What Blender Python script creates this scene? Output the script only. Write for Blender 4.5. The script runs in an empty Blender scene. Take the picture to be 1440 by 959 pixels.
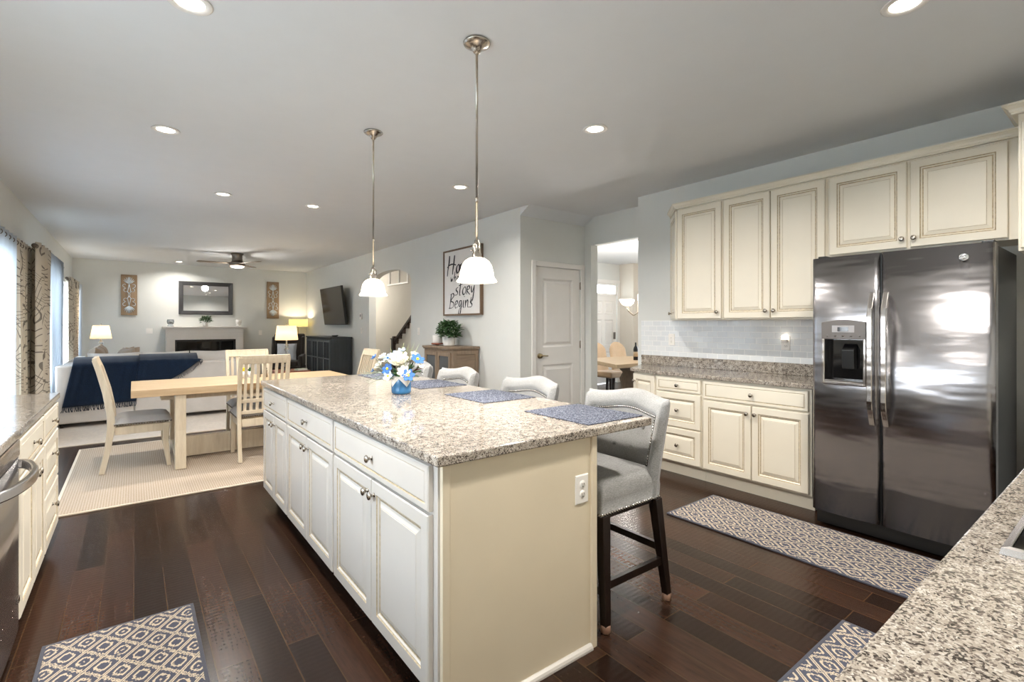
import bpy, math, random
from mathutils import Vector, Matrix
random.seed(7)
PI = math.pi
scene = bpy.context.scene
col = scene.collection

# ------------------------------------------------------------------ camera
F_PX, H_CAM = 692.0, 1.335
YAW = math.atan2(532.0, 692.0)
cam_d = bpy.data.cameras.new('camera')
cam_d.sensor_width = 36.0
cam_d.lens = F_PX / 1440.0 * 36.0
cam_d.shift_y = -22.5 / 1440.0
cam_d.clip_start = 0.05
cam = bpy.data.objects.new('camera', cam_d)
cam.location = (0, 0, H_CAM)
cam.rotation_euler = (PI / 2, 0, -YAW)
col.objects.link(cam)
scene.camera = cam

# ------------------------------------------------------------------ light and exposure
EXPOSURE = 0.8
SKY = 10.5            # strength of the overcast sky outside the windows
DOWN = 15.0          # watts of one recessed downlight
WARM = (1.0, 0.95, 0.88)
NEUTRAL = (1.0, 0.93, 0.84)
scene.view_settings.view_transform = 'Standard'
scene.view_settings.look = 'None'
scene.view_settings.gamma = 1.0
scene.view_settings.exposure = EXPOSURE
scene.view_settings.use_curve_mapping = False
scene.cycles.use_denoising = True
scene.cycles.max_bounces = 10
scene.cycles.diffuse_bounces = 6
scene.cycles.glossy_bounces = 5
scene.cycles.transparent_max_bounces = 12
scene.cycles.sample_clamp_indirect = 6.0
scene.cycles.caustics_reflective = False
scene.cycles.caustics_refractive = False

world = bpy.data.worlds.new('sky')
scene.world = world
world.use_nodes = True
wn = world.node_tree
bg = wn.nodes['Background']
tc = wn.nodes.new('ShaderNodeTexCoord')
sx = wn.nodes.new('ShaderNodeSeparateXYZ')
rp = wn.nodes.new('ShaderNodeValToRGB')
rp.color_ramp.elements[0].position = 0.0
rp.color_ramp.elements[0].color = (0.95, 0.97, 1.0, 1)
rp.color_ramp.elements[1].position = 0.7
rp.color_ramp.elements[1].color = (0.66, 0.82, 1.0, 1)
wn.links.new(tc.outputs['Generated'], sx.inputs[0])
wn.links.new(sx.outputs['Z'], rp.inputs[0])
wn.links.new(rp.outputs[0], bg.inputs['Color'])
bg.inputs['Strength'].default_value = SKY


def window_portal(name, x, y0, y1, z0, z1):
    l = bpy.data.lights.new(name, 'AREA')
    l.shape = 'RECTANGLE'
    l.size = y1 - y0
    l.size_y = z1 - z0
    l.cycles.is_portal = True
    o = bpy.data.objects.new(name, l)
    o.location = (x, (y0 + y1) / 2, (z0 + z1) / 2)
    o.rotation_euler = (PI / 2, 0, -PI / 2)      # -Z points to +X, size along Y
    col.objects.link(o)


WINDOWS = {  # on the left wall: y0, y1, z0, z1
    'sink': (0.80, 2.85, 1.16, 1.98),
    'patio': (4.75, 6.95, 0.02, 2.10),
    'second': (8.10, 9.55, 0.55, 2.12),
    'third': (11.0, 13.2, 0.55, 2.12),
}
for k, (y0, y1, z0, z1) in WINDOWS.items():
    window_portal('daylight_' + k, -1.10, y0, y1, z0, z1)


# ------------------------------------------------------------------ helpers
class MB:
    def __init__(s):
        s.v, s.f, s.m, s.sm = [], [], [], []

    def quad(s, idx, m=0, smooth=False):
        s.f.append(tuple(idx)); s.m.append(m); s.sm.append(smooth)

    def box(s, x0, x1, y0, y1, z0, z1, m=0):
        b = len(s.v)
        s.v += [(x0, y0, z0), (x1, y0, z0), (x1, y1, z0), (x0, y1, z0), (x0, y0, z1), (x1, y0, z1), (x1, y1, z1), (x0, y1, z1)]
        for q in ((3, 2, 1, 0), (4, 5, 6, 7), (0, 1, 5, 4), (1, 2, 6, 5), (2, 3, 7, 6), (3, 0, 4, 7)):
            s.quad([b + i for i in q], m)
        return s

    def bar(s, p, q, w, h, m=0, up=(0, 0, 1)):
        """rectangular bar from p to q, w sideways, h along up"""
        p, q = Vector(p), Vector(q)
        d = (q - p).normalized()
        u = Vector(up)
        if abs(d.dot(u)) > 0.98:
            u = Vector((0, 1, 0))
        side = d.cross(u).normalized()
        u = side.cross(d).normalized()
        b = len(s.v)
        for c in (p, q):
            for a, e in ((-1, -1), (1, -1), (1, 1), (-1, 1)):
                s.v.append(tuple(c + side * (a * w / 2) + u * (e * h / 2)))
        for i in range(4):
            j = (i + 1) % 4
            s.quad((b + j, b + i, b + 4 + i, b + 4 + j), m)
        s.quad((b, b + 1, b + 2, b + 3), m); s.quad((b + 7, b + 6, b + 5, b + 4), m)
        return s

    def sweep(s, pts, ws, hs, up, m=0, smooth=False):
        """rectangular section swept along a poly-line; widths along side, heights along cross(up)"""
        n = len(pts); b = len(s.v)
        pts = [Vector(p) for p in pts]
        zlo, zhi = min(p.z for p in pts), max(p.z for p in pts)
        flat = abs((pts[-1] - pts[0]).normalized().z) > 0.9 and abs(Vector(up).z) < 0.5
        for i, p in enumerate(pts):
            d = (pts[min(i + 1, n - 1)] - pts[max(i - 1, 0)]).normalized()
            side = Vector(up).normalized()
            nn = d.cross(side).normalized()
            w = ws[i] if isinstance(ws, (list, tuple)) else ws
            h = hs[i] if isinstance(hs, (list, tuple)) else hs
            for a, e in ((-1, -1), (1, -1), (1, 1), (-1, 1)):
                q = p + side * (a * w / 2) + nn * (e * h / 2)
                if flat:
                    q.z = min(max(q.z, zlo), zhi)
                s.v.append(tuple(q))
        for i in range(n - 1):
            for k in range(4):
                l = (k + 1) % 4
                s.quad((b + i * 4 + k, b + i * 4 + l, b + i * 4 + 4 + l, b + i * 4 + 4 + k), m, smooth)
        s.quad((b + 3, b + 2, b + 1, b), m)
        e = b + (n - 1) * 4
        s.quad((e, e + 1, e + 2, e + 3), m)
        return s

    def prism(s, poly, axis, a0, a1, m=0):
        """poly in the two other axes (in x,y,z order), extruded along axis"""
        b = len(s.v); n = len(poly)
        for a in (a0, a1):
            for (p, q) in poly:
                s.v.append({'x': (a, p, q), 'y': (p, a, q), 'z': (p, q, a)}[axis])
        s.quad([b + i for i in range(n)][::-1], m); s.quad([b + n + i for i in range(n)], m)
        for i in range(n):
            j = (i + 1) % n
            s.quad((b + i, b + j, b + n + j, b + n + i), m)
        return s

    def lathe(s, prof, c=(0, 0, 0), seg=24, m=0, axis='z', smooth=True, sx=1, sy=1):
        b = len(s.v); n = len(prof)
        for (r, z) in prof:
            for k in range(seg):
                a = 2 * PI * k / seg
                p, q = r * math.cos(a) * sx, r * math.sin(a) * sy
                t = {'z': (p, q, z), 'y': (p, z, q), 'x': (z, p, q)}[axis]
                s.v.append((c[0] + t[0], c[1] + t[1], c[2] + t[2]))
        for i in range(n - 1):
            for k in range(seg):
                l = (k + 1) % seg
                s.quad((b + i * seg + k, b + i * seg + l, b + (i + 1) * seg + l, b + (i + 1) * seg + k), m, smooth)
        if prof[0][0] > 1e-6:
            s.quad([b + k for k in range(seg)][::-1], m)
        if prof[-1][0] > 1e-6:
            s.quad([b + (n - 1) * seg + k for k in range(seg)], m)
        return s

    def tube(s, pts, r, seg=8, m=0, closed=False):
        pts = [Vector(p) for p in pts]; n = len(pts); b = len(s.v)
        prev = None
        for i, p in enumerate(pts):
            if closed:
                d = (pts[(i + 1) % n] - pts[i - 1]).normalized()
            else:
                d = (pts[min(i + 1, n - 1)] - pts[max(i - 1, 0)]).normalized()
            if prev is None:
                t = Vector((0, 0, 1)) if abs(d.z) < 0.9 else Vector((1, 0, 0))
                u = d.cross(t).normalized()
            else:
                u = (prev - d * prev.dot(d)).normalized()
            prev = u
            w = d.cross(u)
            rr = r[i] if isinstance(r, (list, tuple)) else r
            for k in range(seg):
                a = 2 * PI * k / seg
                s.v.append(tuple(p + u * (rr * math.cos(a)) + w * (rr * math.sin(a))))
        for i in range(n if closed else n - 1):
            i2 = (i + 1) % n
            for k in range(seg):
                l = (k + 1) % seg
                s.quad((b + i * seg + k, b + i * seg + l, b + i2 * seg + l, b + i2 * seg + k), m, True)
        if not closed:
            s.quad([b + k for k in range(seg)][::-1], m); s.quad([b + (n - 1) * seg + k for k in range(seg)], m)
        return s

    def grid(s, fn, nu, nv, m=0, smooth=True):
        b = len(s.v)
        for j in range(nv + 1):
            for i in range(nu + 1):
                s.v.append(tuple(fn(i / nu, j / nv)))
        for j in range(nv):
            for i in range(nu):
                a = b + j * (nu + 1) + i
                s.quad((a, a + 1, a + nu + 2, a + nu + 1), m, smooth)
        return s

    def ball(s, c, r, seg=10, m=0):
        rx, ry, rz = (r, r, r) if not isinstance(r, (list, tuple)) else r
        prof = []
        n = max(4, seg // 2)
        for i in range(n + 1):
            a = -PI / 2 + PI * i / n
            prof.append((max(math.cos(a), 0.0 if i in (0, n) else 1e-4), math.sin(a) * rz))
        return s.lathe([(p[0] * 1.0, p[1]) for p in prof], c, seg, m, 'z', True, rx, ry)

    def rings(s, w, h, seq, o=(0, 0, 0), U=(1, 0, 0), V=(0, 0, 1), N=(0, -1, 0), cap=0):
        """concentric rectangles (inset, height, material of the strip leading to it)"""
        o, U, V, N = Vector(o), Vector(U), Vector(V), Vector(N)
        b = len(s.v)
        for (i, n, m) in seq:
            for (u, v) in ((i, i), (w - i, i), (w - i, h - i), (i, h - i)):
                s.v.append(tuple(o + U * u + V * v + N * n))
        for k in range(1, len(seq)):
            for j in range(4):
                l = (j + 1) % 4
                s.quad((b + (k - 1) * 4 + j, b + (k - 1) * 4 + l, b + k * 4 + l, b + k * 4 + j), seq[k][2])
        e = b + (len(seq) - 1) * 4
        s.quad((e, e + 1, e + 2, e + 3), cap)
        s.quad((b + 3, b + 2, b + 1, b), cap)
        return s

    def build(s, name, mats, parent=None, bevel=0, seg=2, subsurf=0, solid=0, loc=None):
        me = bpy.data.meshes.new(name)
        me.from_pydata(s.v, [], s.f)
        if not isinstance(mats, (list, tuple)):
            mats = [mats]
        for mt in mats:
            me.materials.append(mt)
        me.polygons.foreach_set('material_index', s.m)
        me.polygons.foreach_set('use_smooth', s.sm)
        me.update()
        o = bpy.data.objects.new(name, me)
        col.objects.link(o)
        if parent is not None:
            o.parent = parent
        if loc:
            o.location = loc
        if solid:
            md = o.modifiers.new('solid', 'SOLIDIFY'); md.thickness = solid; md.offset = 0
        if bevel:
            md = o.modifiers.new('bevel', 'BEVEL'); md.width = bevel; md.segments = seg
            md.limit_method = 'ANGLE'; md.angle_limit = math.radians(40)
        if subsurf:
            md = o.modifiers.new('sub', 'SUBSURF'); md.levels = subsurf; md.render_levels = subsurf
            for p in me.polygons:
                p.use_smooth = True
        return o


def thing(name, label, cat, loc=(0, 0, 0), rz=0, group=None):
    o = bpy.data.objects.new(name, None)
    o.empty_display_size = 0.1
    col.objects.link(o)
    o.location = loc; o.rotation_euler = (0, 0, rz)
    o['label'] = label; o['category'] = cat
    if group:
        o['group'] = group
    return o


def tag(o, label, cat, group=None):
    o['label'] = label; o['category'] = cat
    if group:
        o['group'] = group
    return o


def structure(o):
    o['kind'] = 'structure'
    return o


def copy_tree(o, parent=None):
    c = o.copy(); col.objects.link(c)
    if parent is not None:
        c.parent = parent
    for ch in list(o.children):
        copy_tree(ch, c)
    return c


def lamp(name, kind, loc, energy, color, size=0.1, parent=None, spread=None):
    l = bpy.data.lights.new(name, kind)
    l.energy = energy; l.color = color
    if kind == 'AREA':
        l.shape = 'DISK'; l.size = size
        if spread:
            l.spread = spread
    else:
        l.shadow_soft_size = size
    o = bpy.data.objects.new(name, l)
    o.location = loc
    if parent:
        o.parent = parent
    col.objects.link(o)
    return o


# ------------------------------------------------------------------ materials
def lin(h):
    h = h.lstrip('#')
    out = []
    for i in (0, 2, 4):
        c = int(h[i:i + 2], 16) / 255
        out.append(c / 12.92 if c <= 0.04045 else ((c + 0.055) / 1.055) ** 2.4)
    return tuple(out) + (1,)


class NT:
    def __init__(s, name):
        s.mat = bpy.data.materials.new(name)
        s.mat.use_nodes = True
        s.t = s.mat.node_tree
        s.bsdf = s.t.nodes['Principled BSDF']

    def n(s, typ, **kw):
        nd = s.t.nodes.new('ShaderNode' + typ)
        for k, v in kw.items():
            setattr(nd, k, v)
        return nd

    def l(s, a, b):
        s.t.links.new(a, b)

    def val(s, sock, v):
        if hasattr(v, 'is_output') or isinstance(v, bpy.types.NodeSocket):
            s.l(v, sock)
        else:
            sock.default_value = v

    def math(s, op, a, b=0.0, c=None, clamp=False):
        nd = s.n('Math', operation=op, use_clamp=clamp)
        s.val(nd.inputs[0], a); s.val(nd.inputs[1], b)
        if c is not None:
            s.val(nd.inputs[2], c)
        return nd.outputs[0]

    def coord(s, scale=(1, 1, 1), which='Object', rot=(0, 0, 0)):
        t = s.n('TexCoord'); m = s.n('Mapping')
        m.inputs['Scale'].default_value = scale
        m.inputs['Rotation'].default_value = rot
        s.l(t.outputs[which], m.inputs[0])
        return m.outputs[0]

    def ramp(s, fac, stops, interp='LINEAR'):
        r = s.n('ValToRGB'); r.color_ramp.interpolation = interp
        e = r.color_ramp.elements
        e[0].position, e[0].color = stops[0][0], stops[0][1]
        e[1].position, e[1].color = stops[-1][0], stops[-1][1]
        for p, c in stops[1:-1]:
            k = e.new(p); k.color = c
        s.l(fac, r.inputs[0])
        return r.outputs[0]

    def noise(s, vec, scale, detail=3, rough=0.5, dist=0.0):
        nd = s.n('TexNoise'); s.l(vec, nd.inputs['Vector'])
        nd.inputs['Scale'].default_value = scale; nd.inputs['Detail'].default_value = detail
        nd.inputs['Roughness'].default_value = rough; nd.inputs['Distortion'].default_value = dist
        return nd

    def mix(s, fac, a, b, mode='MIX'):
        m = s.n('MixRGB', blend_type=mode)
        s.val(m.inputs[0], fac); s.val(m.inputs[1], a); s.val(m.inputs[2], b)
        return m.outputs[0]

    def bump(s, h, strength=0.3, dist=0.01):
        b = s.n('Bump'); b.inputs['Strength'].default_value = strength; b.inputs['Distance'].default_value = dist
        s.l(h, b.inputs['Height']); s.l(b.outputs[0], s.bsdf.inputs['Normal'])

    def set(s, **kw):
        names = dict(color='Base Color', rough='Roughness', metal='Metallic', spec='Specular IOR Level', coat='Coat Weight',
                     trans='Transmission Weight', sheen='Sheen Weight', alpha='Alpha', aniso='Anisotropic', coatr='Coat Roughness', ior='IOR')
        for k, v in kw.items():
            s.val(s.bsdf.inputs[names[k]], v)
        return s


def plain(name, hexc, rough=0.5, metal=0.0, var=0.05, scale=6.0, **kw):
    t = NT(name)
    v = t.coord()
    ns = t.noise(v, scale, 3)
    c = lin(hexc)
    lo = tuple(x * (1 - var) for x in c[:3]) + (1,)
    hi = tuple(min(1, x * (1 + var)) for x in c[:3]) + (1,)
    t.set(color=t.ramp(ns.outputs[0], [(0.3, lo), (0.7, hi)]), rough=rough, metal=metal, **kw)
    return t.mat


def emit(name, hexc, strength, base='#ffffff'):
    t = NT(name)
    t.set(color=lin(base), rough=0.4)
    t.bsdf.inputs['Emission Color'].default_value = lin(hexc)
    t.bsdf.inputs['Emission Strength'].default_value = strength
    return t.mat


def fabric(name, hexc, scale=400, var=0.16, rough=0.95, stretch=(1, 1, 1)):
    t = NT(name)
    v = t.coord(stretch)
    a = t.noise(v, scale, 2, 0.6)
    b = t.noise(v, 8, 2)
    f = t.math('ADD', t.math('MULTIPLY', a.outputs[0], 0.75), t.math('MULTIPLY', b.outputs[0], 0.25))
    c = lin(hexc)
    lo = tuple(x * (1 - 2 * var) for x in c[:3]) + (1,)
    hi = tuple(min(1, x * (1 + 2 * var)) for x in c[:3]) + (1,)
    t.set(color=t.ramp(f, [(0.3, lo), (0.7, hi)]), rough=rough, sheen=0.25, spec=0.2)
    t.bump(a.outputs[0], 0.25, 0.002)
    return t.mat


def wood(name, c1, c2, axis='x', scale=3.0, rough=0.5, dens=1.0):
    t = NT(name)
    sc = {'x': (0.6, 9 * dens, 9 * dens), 'y': (9 * dens, 0.6, 9 * dens), 'z': (9 * dens, 9 * dens, 0.6)}[axis]
    v = t.coord(sc)
    n1 = t.noise(v, scale, 5, 0.6, 0.6)
    n2 = t.noise(v, scale * 6, 3, 0.6)
    f = t.math('ADD', t.math('MULTIPLY', n1.outputs[0], 0.7), t.math('MULTIPLY', n2.outputs[0], 0.3))
    t.set(color=t.ramp(f, [(0.3, lin(c1)), (0.7, lin(c2))]), rough=rough)
    t.bump(n2.outputs[0], 0.08, 0.004)
    return t.mat


def make_floor():
    t = NT('dark_hardwood')
    tc_ = t.n('TexCoord'); sp = t.n('SeparateXYZ'); cb = t.n('CombineXYZ')
    t.l(tc_.outputs['Object'], sp.inputs[0])
    t.l(sp.outputs['Y'], cb.inputs['X']); t.l(sp.outputs['X'], cb.inputs['Y'])
    br = t.n('TexBrick'); br.offset = 0.37; br.offset_frequency = 2
    t.l(cb.outputs[0], br.inputs['Vector'])
    br.inputs['Scale'].default_value = 1.0
    br.inputs['Brick Width'].default_value = 1.35
    br.inputs['Row Height'].default_value = 0.127
    br.inputs['Mortar Size'].default_value = 0.0026
    br.inputs['Mortar Smooth'].default_value = 0.2
    br.inputs['Bias'].default_value = 0.0
    br.inputs['Color1'].default_value = (0, 0, 0, 1)
    br.inputs['Color2'].default_value = (1, 1, 1, 1)
    br.inputs['Mortar'].default_value = (0.5, 0.5, 0.5, 1)
    v = t.coord((10, 0.9, 1))
    g = t.noise(v, 5.0, 6, 0.65, 0.8)
    v2 = t.coord((1, 1, 1))
    patch = t.noise(v2, 1.6, 2)
    f = t.math('ADD', t.math('MULTIPLY', br.outputs['Color'], 0.34), t.math('ADD', 0.12, t.math('MULTIPLY', g.outputs[0], 0.46)))
    f = t.math('ADD', f, t.math('MULTIPLY', t.math('SUBTRACT', patch.outputs[0], 0.5), 0.25))
    c = t.ramp(f, [(0.2, lin('#170e0a')), (0.5, lin('#2b1c14')), (0.8, lin('#483024'))])
    c = t.mix(br.outputs['Fac'], c, lin('#43301f'))  # seams tinted lighter: light caught on the board edges, painted in
    # hand-scraped ripples across each board
    wv = t.n('TexWave'); wv.wave_type = 'BANDS'; wv.bands_direction = 'Y'
    wv.inputs['Scale'].default_value = 11.0; wv.inputs['Distortion'].default_value = 2.2
    wv.inputs['Detail'].default_value = 1.0; wv.inputs['Detail Scale'].default_value = 2.0
    off = t.n('VectorMath', operation='ADD')
    wob = t.n('CombineXYZ')
    t.l(t.math('MULTIPLY', br.outputs['Color'], 3.1), wob.inputs['Y'])
    t.l(tc_.outputs['Object'], off.inputs[0]); t.l(wob.outputs[0], off.inputs[1])
    t.l(off.outputs[0], wv.inputs['Vector'])
    hgt = t.math('SUBTRACT', t.math('MULTIPLY', wv.outputs[0], 0.5), t.math('MULTIPLY', br.outputs['Fac'], 1.0))
    t.set(color=c, rough=t.math('ADD', 0.19, t.math('MULTIPLY', g.outputs[0], 0.10)), spec=0.21)
    t.bump(hgt, 0.17, 0.0022)
    return t.mat


def make_granite():
    t = NT('speckled_granite')
    v = t.coord()
    d = t.noise(v, 30, 2)
    vm = t.n('VectorMath', operation='MULTIPLY_ADD')
    t.l(d.outputs['Color'], vm.inputs[0]); vm.inputs[1].default_value = (0.02, 0.02, 0.02); t.l(v, vm.inputs[2])
    vo = t.n('TexVoronoi'); vo.inputs['Scale'].default_value = 270
    t.l(vm.outputs[0], vo.inputs['Vector'])
    sp = t.n('SeparateColor'); t.l(vo.outputs['Color'], sp.inputs[0])
    big = t.noise(v, 38, 3, 0.6)
    f = t.math('ADD', t.math('MULTIPLY', sp.outputs[0], 0.62), t.math('MULTIPLY', t.math('SUBTRACT', big.outputs[0], 0.5), 1.1))
    c = t.ramp(f, [(0.0, lin('#3f3934')), (0.06, lin('#3f3934')), (0.065, lin('#6d635b')), (0.18, lin('#80776d')), (0.21, lin('#9c9286')), (0.40, lin('#b0a79b')), (0.55, lin('#8f867b')), (0.6, lin('#bfb8ae'))], 'CONSTANT')
    t.set(color=c, rough=0.09, spec=0.5)
    return t.mat


def make_mat_pattern(name='lattice_rug'):
    t = NT(name)
    tc_ = t.n('TexCoord'); sp = t.n('SeparateXYZ'); t.l(tc_.outputs['Object'], sp.inputs[0])
    jit = t.noise(tc_.outputs['Object'], 110, 1)
    j = t.math('MULTIPLY', t.math('SUBTRACT', jit.outputs[0], 0.5), 0.020)
    CX_, CY_ = 0.118, 0.150
    x = t.math('ADD', sp.outputs['X'], j); y = t.math('ADD', sp.outputs['Y'], j)
    fx = t.math('ABSOLUTE', t.math('SUBTRACT', t.math('FRACT', t.math('DIVIDE', t.math('ADD', x, 20), CX_)), 0.5))
    fy = t.math('ABSOLUTE', t.math('SUBTRACT', t.math('FRACT', t.math('DIVIDE', t.math('ADD', y, 20), CY_)), 0.5))
    dd = t.math('ADD', fx, fy)
    mm = t.math('MAXIMUM', fx, fy)

    def band(src, c, w):
        return t.math('LESS_THAN', t.math('ABSOLUTE', t.math('SUBTRACT', src, c)), w)
    m = t.math('MAXIMUM', band(dd, 0.455, 0.030), band(dd, 0.545, 0.030))                                   # main diagonal lattice
    q = t.math('MAXIMUM', dd, t.math('MULTIPLY', mm, 1.25))    # notched rings inside each diamond
    m = t.math('MAXIMUM', m, band(q, 0.24, 0.045))
    d2 = t.math('SUBTRACT', 1.0, dd)
    m2 = t.math('SUBTRACT', 0.5, t.math('MINIMUM', fx, fy))
    q2 = t.math('MAXIMUM', d2, t.math('MULTIPLY', t.math('SUBTRACT', 0.5, t.math('MINIMUM', fx, fy)), 1.25))
    m = t.math('MAXIMUM', m, band(q2, 0.24, 0.045))
    m = t.math('MAXIMUM', m, t.math('LESS_THAN', dd, 0.05))
    fine = t.noise(tc_.outputs['Object'], 420, 1)
    dark = t.mix(fine.outputs[0], lin('#3e404c'), lin('#5b5d6b'))
    light = t.mix(fine.outputs[0], lin('#a89a86'), lin('#d6c8b2'))
    t.set(color=t.mix(m, dark, light), rough=0.95, spec=0.15)
    t.bump(t.math('ADD', m, fine.outputs[0]), 0.4, 0.003)
    return t.mat


def make_tiles():
    t = NT('white_subway_tile')
    tc_ = t.n('TexCoord'); sp = t.n('SeparateXYZ'); cb = t.n('CombineXYZ')
    t.l(tc_.outputs['Object'], sp.inputs[0])
    t.l(sp.outputs['Y'], cb.inputs['X']); t.l(sp.outputs['Z'], cb.inputs['Y'])
    br = t.n('TexBrick'); t.l(cb.outputs[0], br.inputs['Vector'])
    br.inputs['Scale'].default_value = 1.0
    br.inputs['Brick Width'].default_value = 0.105; br.inputs['Row Height'].default_value = 0.053
    br.inputs['Mortar Size'].default_value = 0.0032; br.inputs['Mortar Smooth'].default_value = 0.35
    br.inputs['Color1'].default_value = (0.68, 0.70, 0.72, 1); br.inputs['Color2'].default_value = (0.75, 0.77, 0.78, 1)
    br.inputs['Mortar'].default_value = (0.90, 0.90, 0.89, 1)
    t.set(color=br.outputs['Color'], rough=0.08)
    t.bump(t.math('SUBTRACT', 1.0, br.outputs['Fac']), 0.6, 0.002)
    return t.mat


def make_steel(name='brushed_steel', hexc='#a8a6a8', rough=0.25):
    t = NT(name)
    v = t.coord((1, 1, 260))
    n1 = t.noise(v, 4, 3)
    w = t.noise(t.coord((1.2, 1, 4.5)), 1.7, 2)
    c = lin(hexc)
    t.set(color=t.ramp(n1.outputs[0], [(0.3, tuple(x * 0.93 for x in c[:3]) + (1,)), (0.7, c)]), metal=1.0,
          rough=rough)
    t.bump(w.outputs[0], 0.35, 0.03)
    return t.mat


def make_beige_rug():
    t = NT('woven_beige_rug')
    tc_ = t.n('TexCoord'); sp = t.n('SeparateXYZ'); t.l(tc_.outputs['Object'], sp.inputs[0])
    rx = t.math('ABSOLUTE', t.math('SUBTRACT', t.math('FRACT', t.math('MULTIPLY', sp.outputs['X'], 62)), 0.5))
    ry = t.math('ABSOLUTE', t.math('SUBTRACT', t.math('FRACT', t.math('MULTIPLY', sp.outputs['Y'], 60)), 0.5))
    hh = t.math('ADD', t.math('MULTIPLY', rx, 1.2), t.math('MULTIPLY', ry, 0.8))
    ns = t.noise(tc_.outputs['Object'], 90, 2)
    f = t.math('ADD', t.math('MULTIPLY', hh, 0.6), t.math('MULTIPLY', ns.outputs[0], 0.5))
    t.set(color=t.ramp(f, [(0.2, lin('#c6b8a7')), (0.5, lin('#b5a594')), (0.85, lin('#958572'))]), rough=0.95, spec=0.1)
    t.bump(t.math('SUBTRACT', 1.0, f), 0.5, 0.004)
    return t.mat


def make_sheer():
    t = NT('sheer_curtain')
    nt = t.t
    out = nt.nodes['Material Output']
    tr = t.n('BsdfTranslucent'); tr.inputs[0].default_value = (0.62, 0.65, 0.68, 1)
    df = t.n('BsdfDiffuse'); df.inputs[0].default_value = (0.80, 0.83, 0.87, 1)
    tp = t.n('BsdfTransparent'); tp.inputs[0].default_value = (1, 1, 1, 1)
    v = t.coord((60, 60, 60)); w = t.noise(v, 20, 1)
    m1 = t.n('MixShader'); m1.inputs[0].default_value = 0.35
    t.l(tr.outputs[0], m1.inputs[1]); t.l(df.outputs[0], m1.inputs[2])
    m2 = t.n('MixShader'); t.l(t.math('ADD', 0.02, t.math('MULTIPLY', w.outputs[0], 0.08)), m2.inputs[0])
    t.l(m1.outputs[0], m2.inputs[1]); t.l(tp.outputs[0], m2.inputs[2])
    t.l(m2.outputs[0], out.inputs[0])
    return t.mat


def make_swirl():
    t = NT('swirl_print_curtain')
    tc_ = t.n('TexCoord'); sp = t.n('SeparateXYZ'); t.l(tc_.outputs['Object'], sp.inputs[0])
    Y, Z = sp.outputs['Y'], sp.outputs['Z']

    def lines(ky, az, kz, ph, a2, k2, dens, keep):
        w = t.math('MULTIPLY', t.math('SINE', t.math('ADD', t.math('MULTIPLY', Z, kz), ph)), az)
        w2 = t.math('MULTIPLY', t.math('SINE', t.math('ADD', t.math('MULTIPLY', Z, k2), t.math('MULTIPLY', Y, 6.0))), a2)
        f = t.math('MULTIPLY', t.math('ADD', t.math('MULTIPLY', Y, ky), t.math('ADD', w, w2)), dens)
        thin = t.math('LESS_THAN', t.math('FRACT', f), 0.17)
        grp = t.math('LESS_THAN', t.math('FRACT', t.math('ADD', t.math('DIVIDE', f, 9.0), 30.0)), keep)
        return t.math('MULTIPLY', thin, grp)
    m = t.math('MAXIMUM', lines(1.6, 0.62, 3.4, 0.3, 0.18, 6.3, 12.0, 0.36), lines(-1.3, 0.70, 2.7, 1.9, 0.22, 5.1, 11.0, 0.36))
    t.set(color=t.mix(m, lin('#cfc6b6'), lin('#807970')), rough=0.9, spec=0.1)
    return t.mat


M = {}
M['floor'] = make_floor()
M['wall'] = plain('pale_grey_paint', '#d4d5d1', 0.75, var=0.01)
M['ceiling'] = plain('white_ceiling_paint', '#d6d8da', 0.9, var=0.01)
M['white_trim'] = plain('white_semi_gloss_paint', '#e3e0dc', 0.35, var=0.015)
M['cream'] = plain('cream_cabinet_paint', '#e2dac9', 0.34, var=0.03, scale=3)
M['cream2'] = plain('white_cream_cabinet_paint', '#c8c2ba', 0.34, var=0.03, scale=3)
M['glaze'] = plain('brown_glaze_line', '#b3a285', 0.5, var=0.25, scale=60)
M['panel'] = plain('tan_cream_end_panel', '#dacdb4', 0.4, var=0.03, scale=3)
M['granite'] = make_granite()
M['tile'] = make_tiles()
M['steel'] = make_steel()
M['steel_smooth'] = make_steel('satin_steel', '#c4bfbb', 0.2)
M['nickel'] = plain('brushed_nickel', '#b3aba0', 0.24, 1.0, var=0.04, scale=40)
M['chrome'] = plain('chrome', '#d8d8d8', 0.08, 1.0, var=0.01)
M['black'] = plain('black_plastic', '#141414', 0.35, var=0.1)
M['black_side'] = plain('black_textured_steel', '#1a1a1b', 0.4, var=0.1, scale=200)
M['grey_plastic'] = plain('dark_grey_plastic', '#5a5450', 0.35, var=0.05)
M['black_glass'] = plain('black_glass', '#0c0c0e', 0.05, var=0.02)
M['lattice'] = make_mat_pattern()
M['rug_edge'] = fabric('slate_rug_binding', '#464853', 300)
M['beige_rug'] = make_beige_rug()
M['living_rug'] = fabric('pale_area_rug', '#cfc3b5', 40, 0.06)
M['linen'] = fabric('grey_linen', '#8c8b89', 260, 0.16, stretch=(0.35, 1, 1))
M['espresso'] = wood('espresso_wood', '#120c09', '#241812', 'z', 3, 0.3)
M['nail'] = plain('silver_nailhead', '#b3b0ab', 0.25, 1.0, var=0.02)
M['rubber'] = plain('clear_amber_foot_pad', '#8a6a58', 0.35, var=0.08)
M['oak'] = wood('pale_oak', '#b09474', '#d0b998', 'x', 3, 0.42)
M['oak_pale'] = wood('whitewashed_oak', '#bcab91', '#d6c9b2', 'z', 3, 0.5)
M['seat_grey'] = fabric('grey_seat_fabric', '#a5a29f', 350, 0.08)
M['sofa'] = fabric('light_grey_upholstery', '#cdc7c0', 300, 0.07)
M['navy'] = fabric('navy_woven_throw', '#132338', 120, 0.2)
M['tan_cushion'] = fabric('taupe_cushion_fabric', '#a79684', 200, 0.12)
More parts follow.
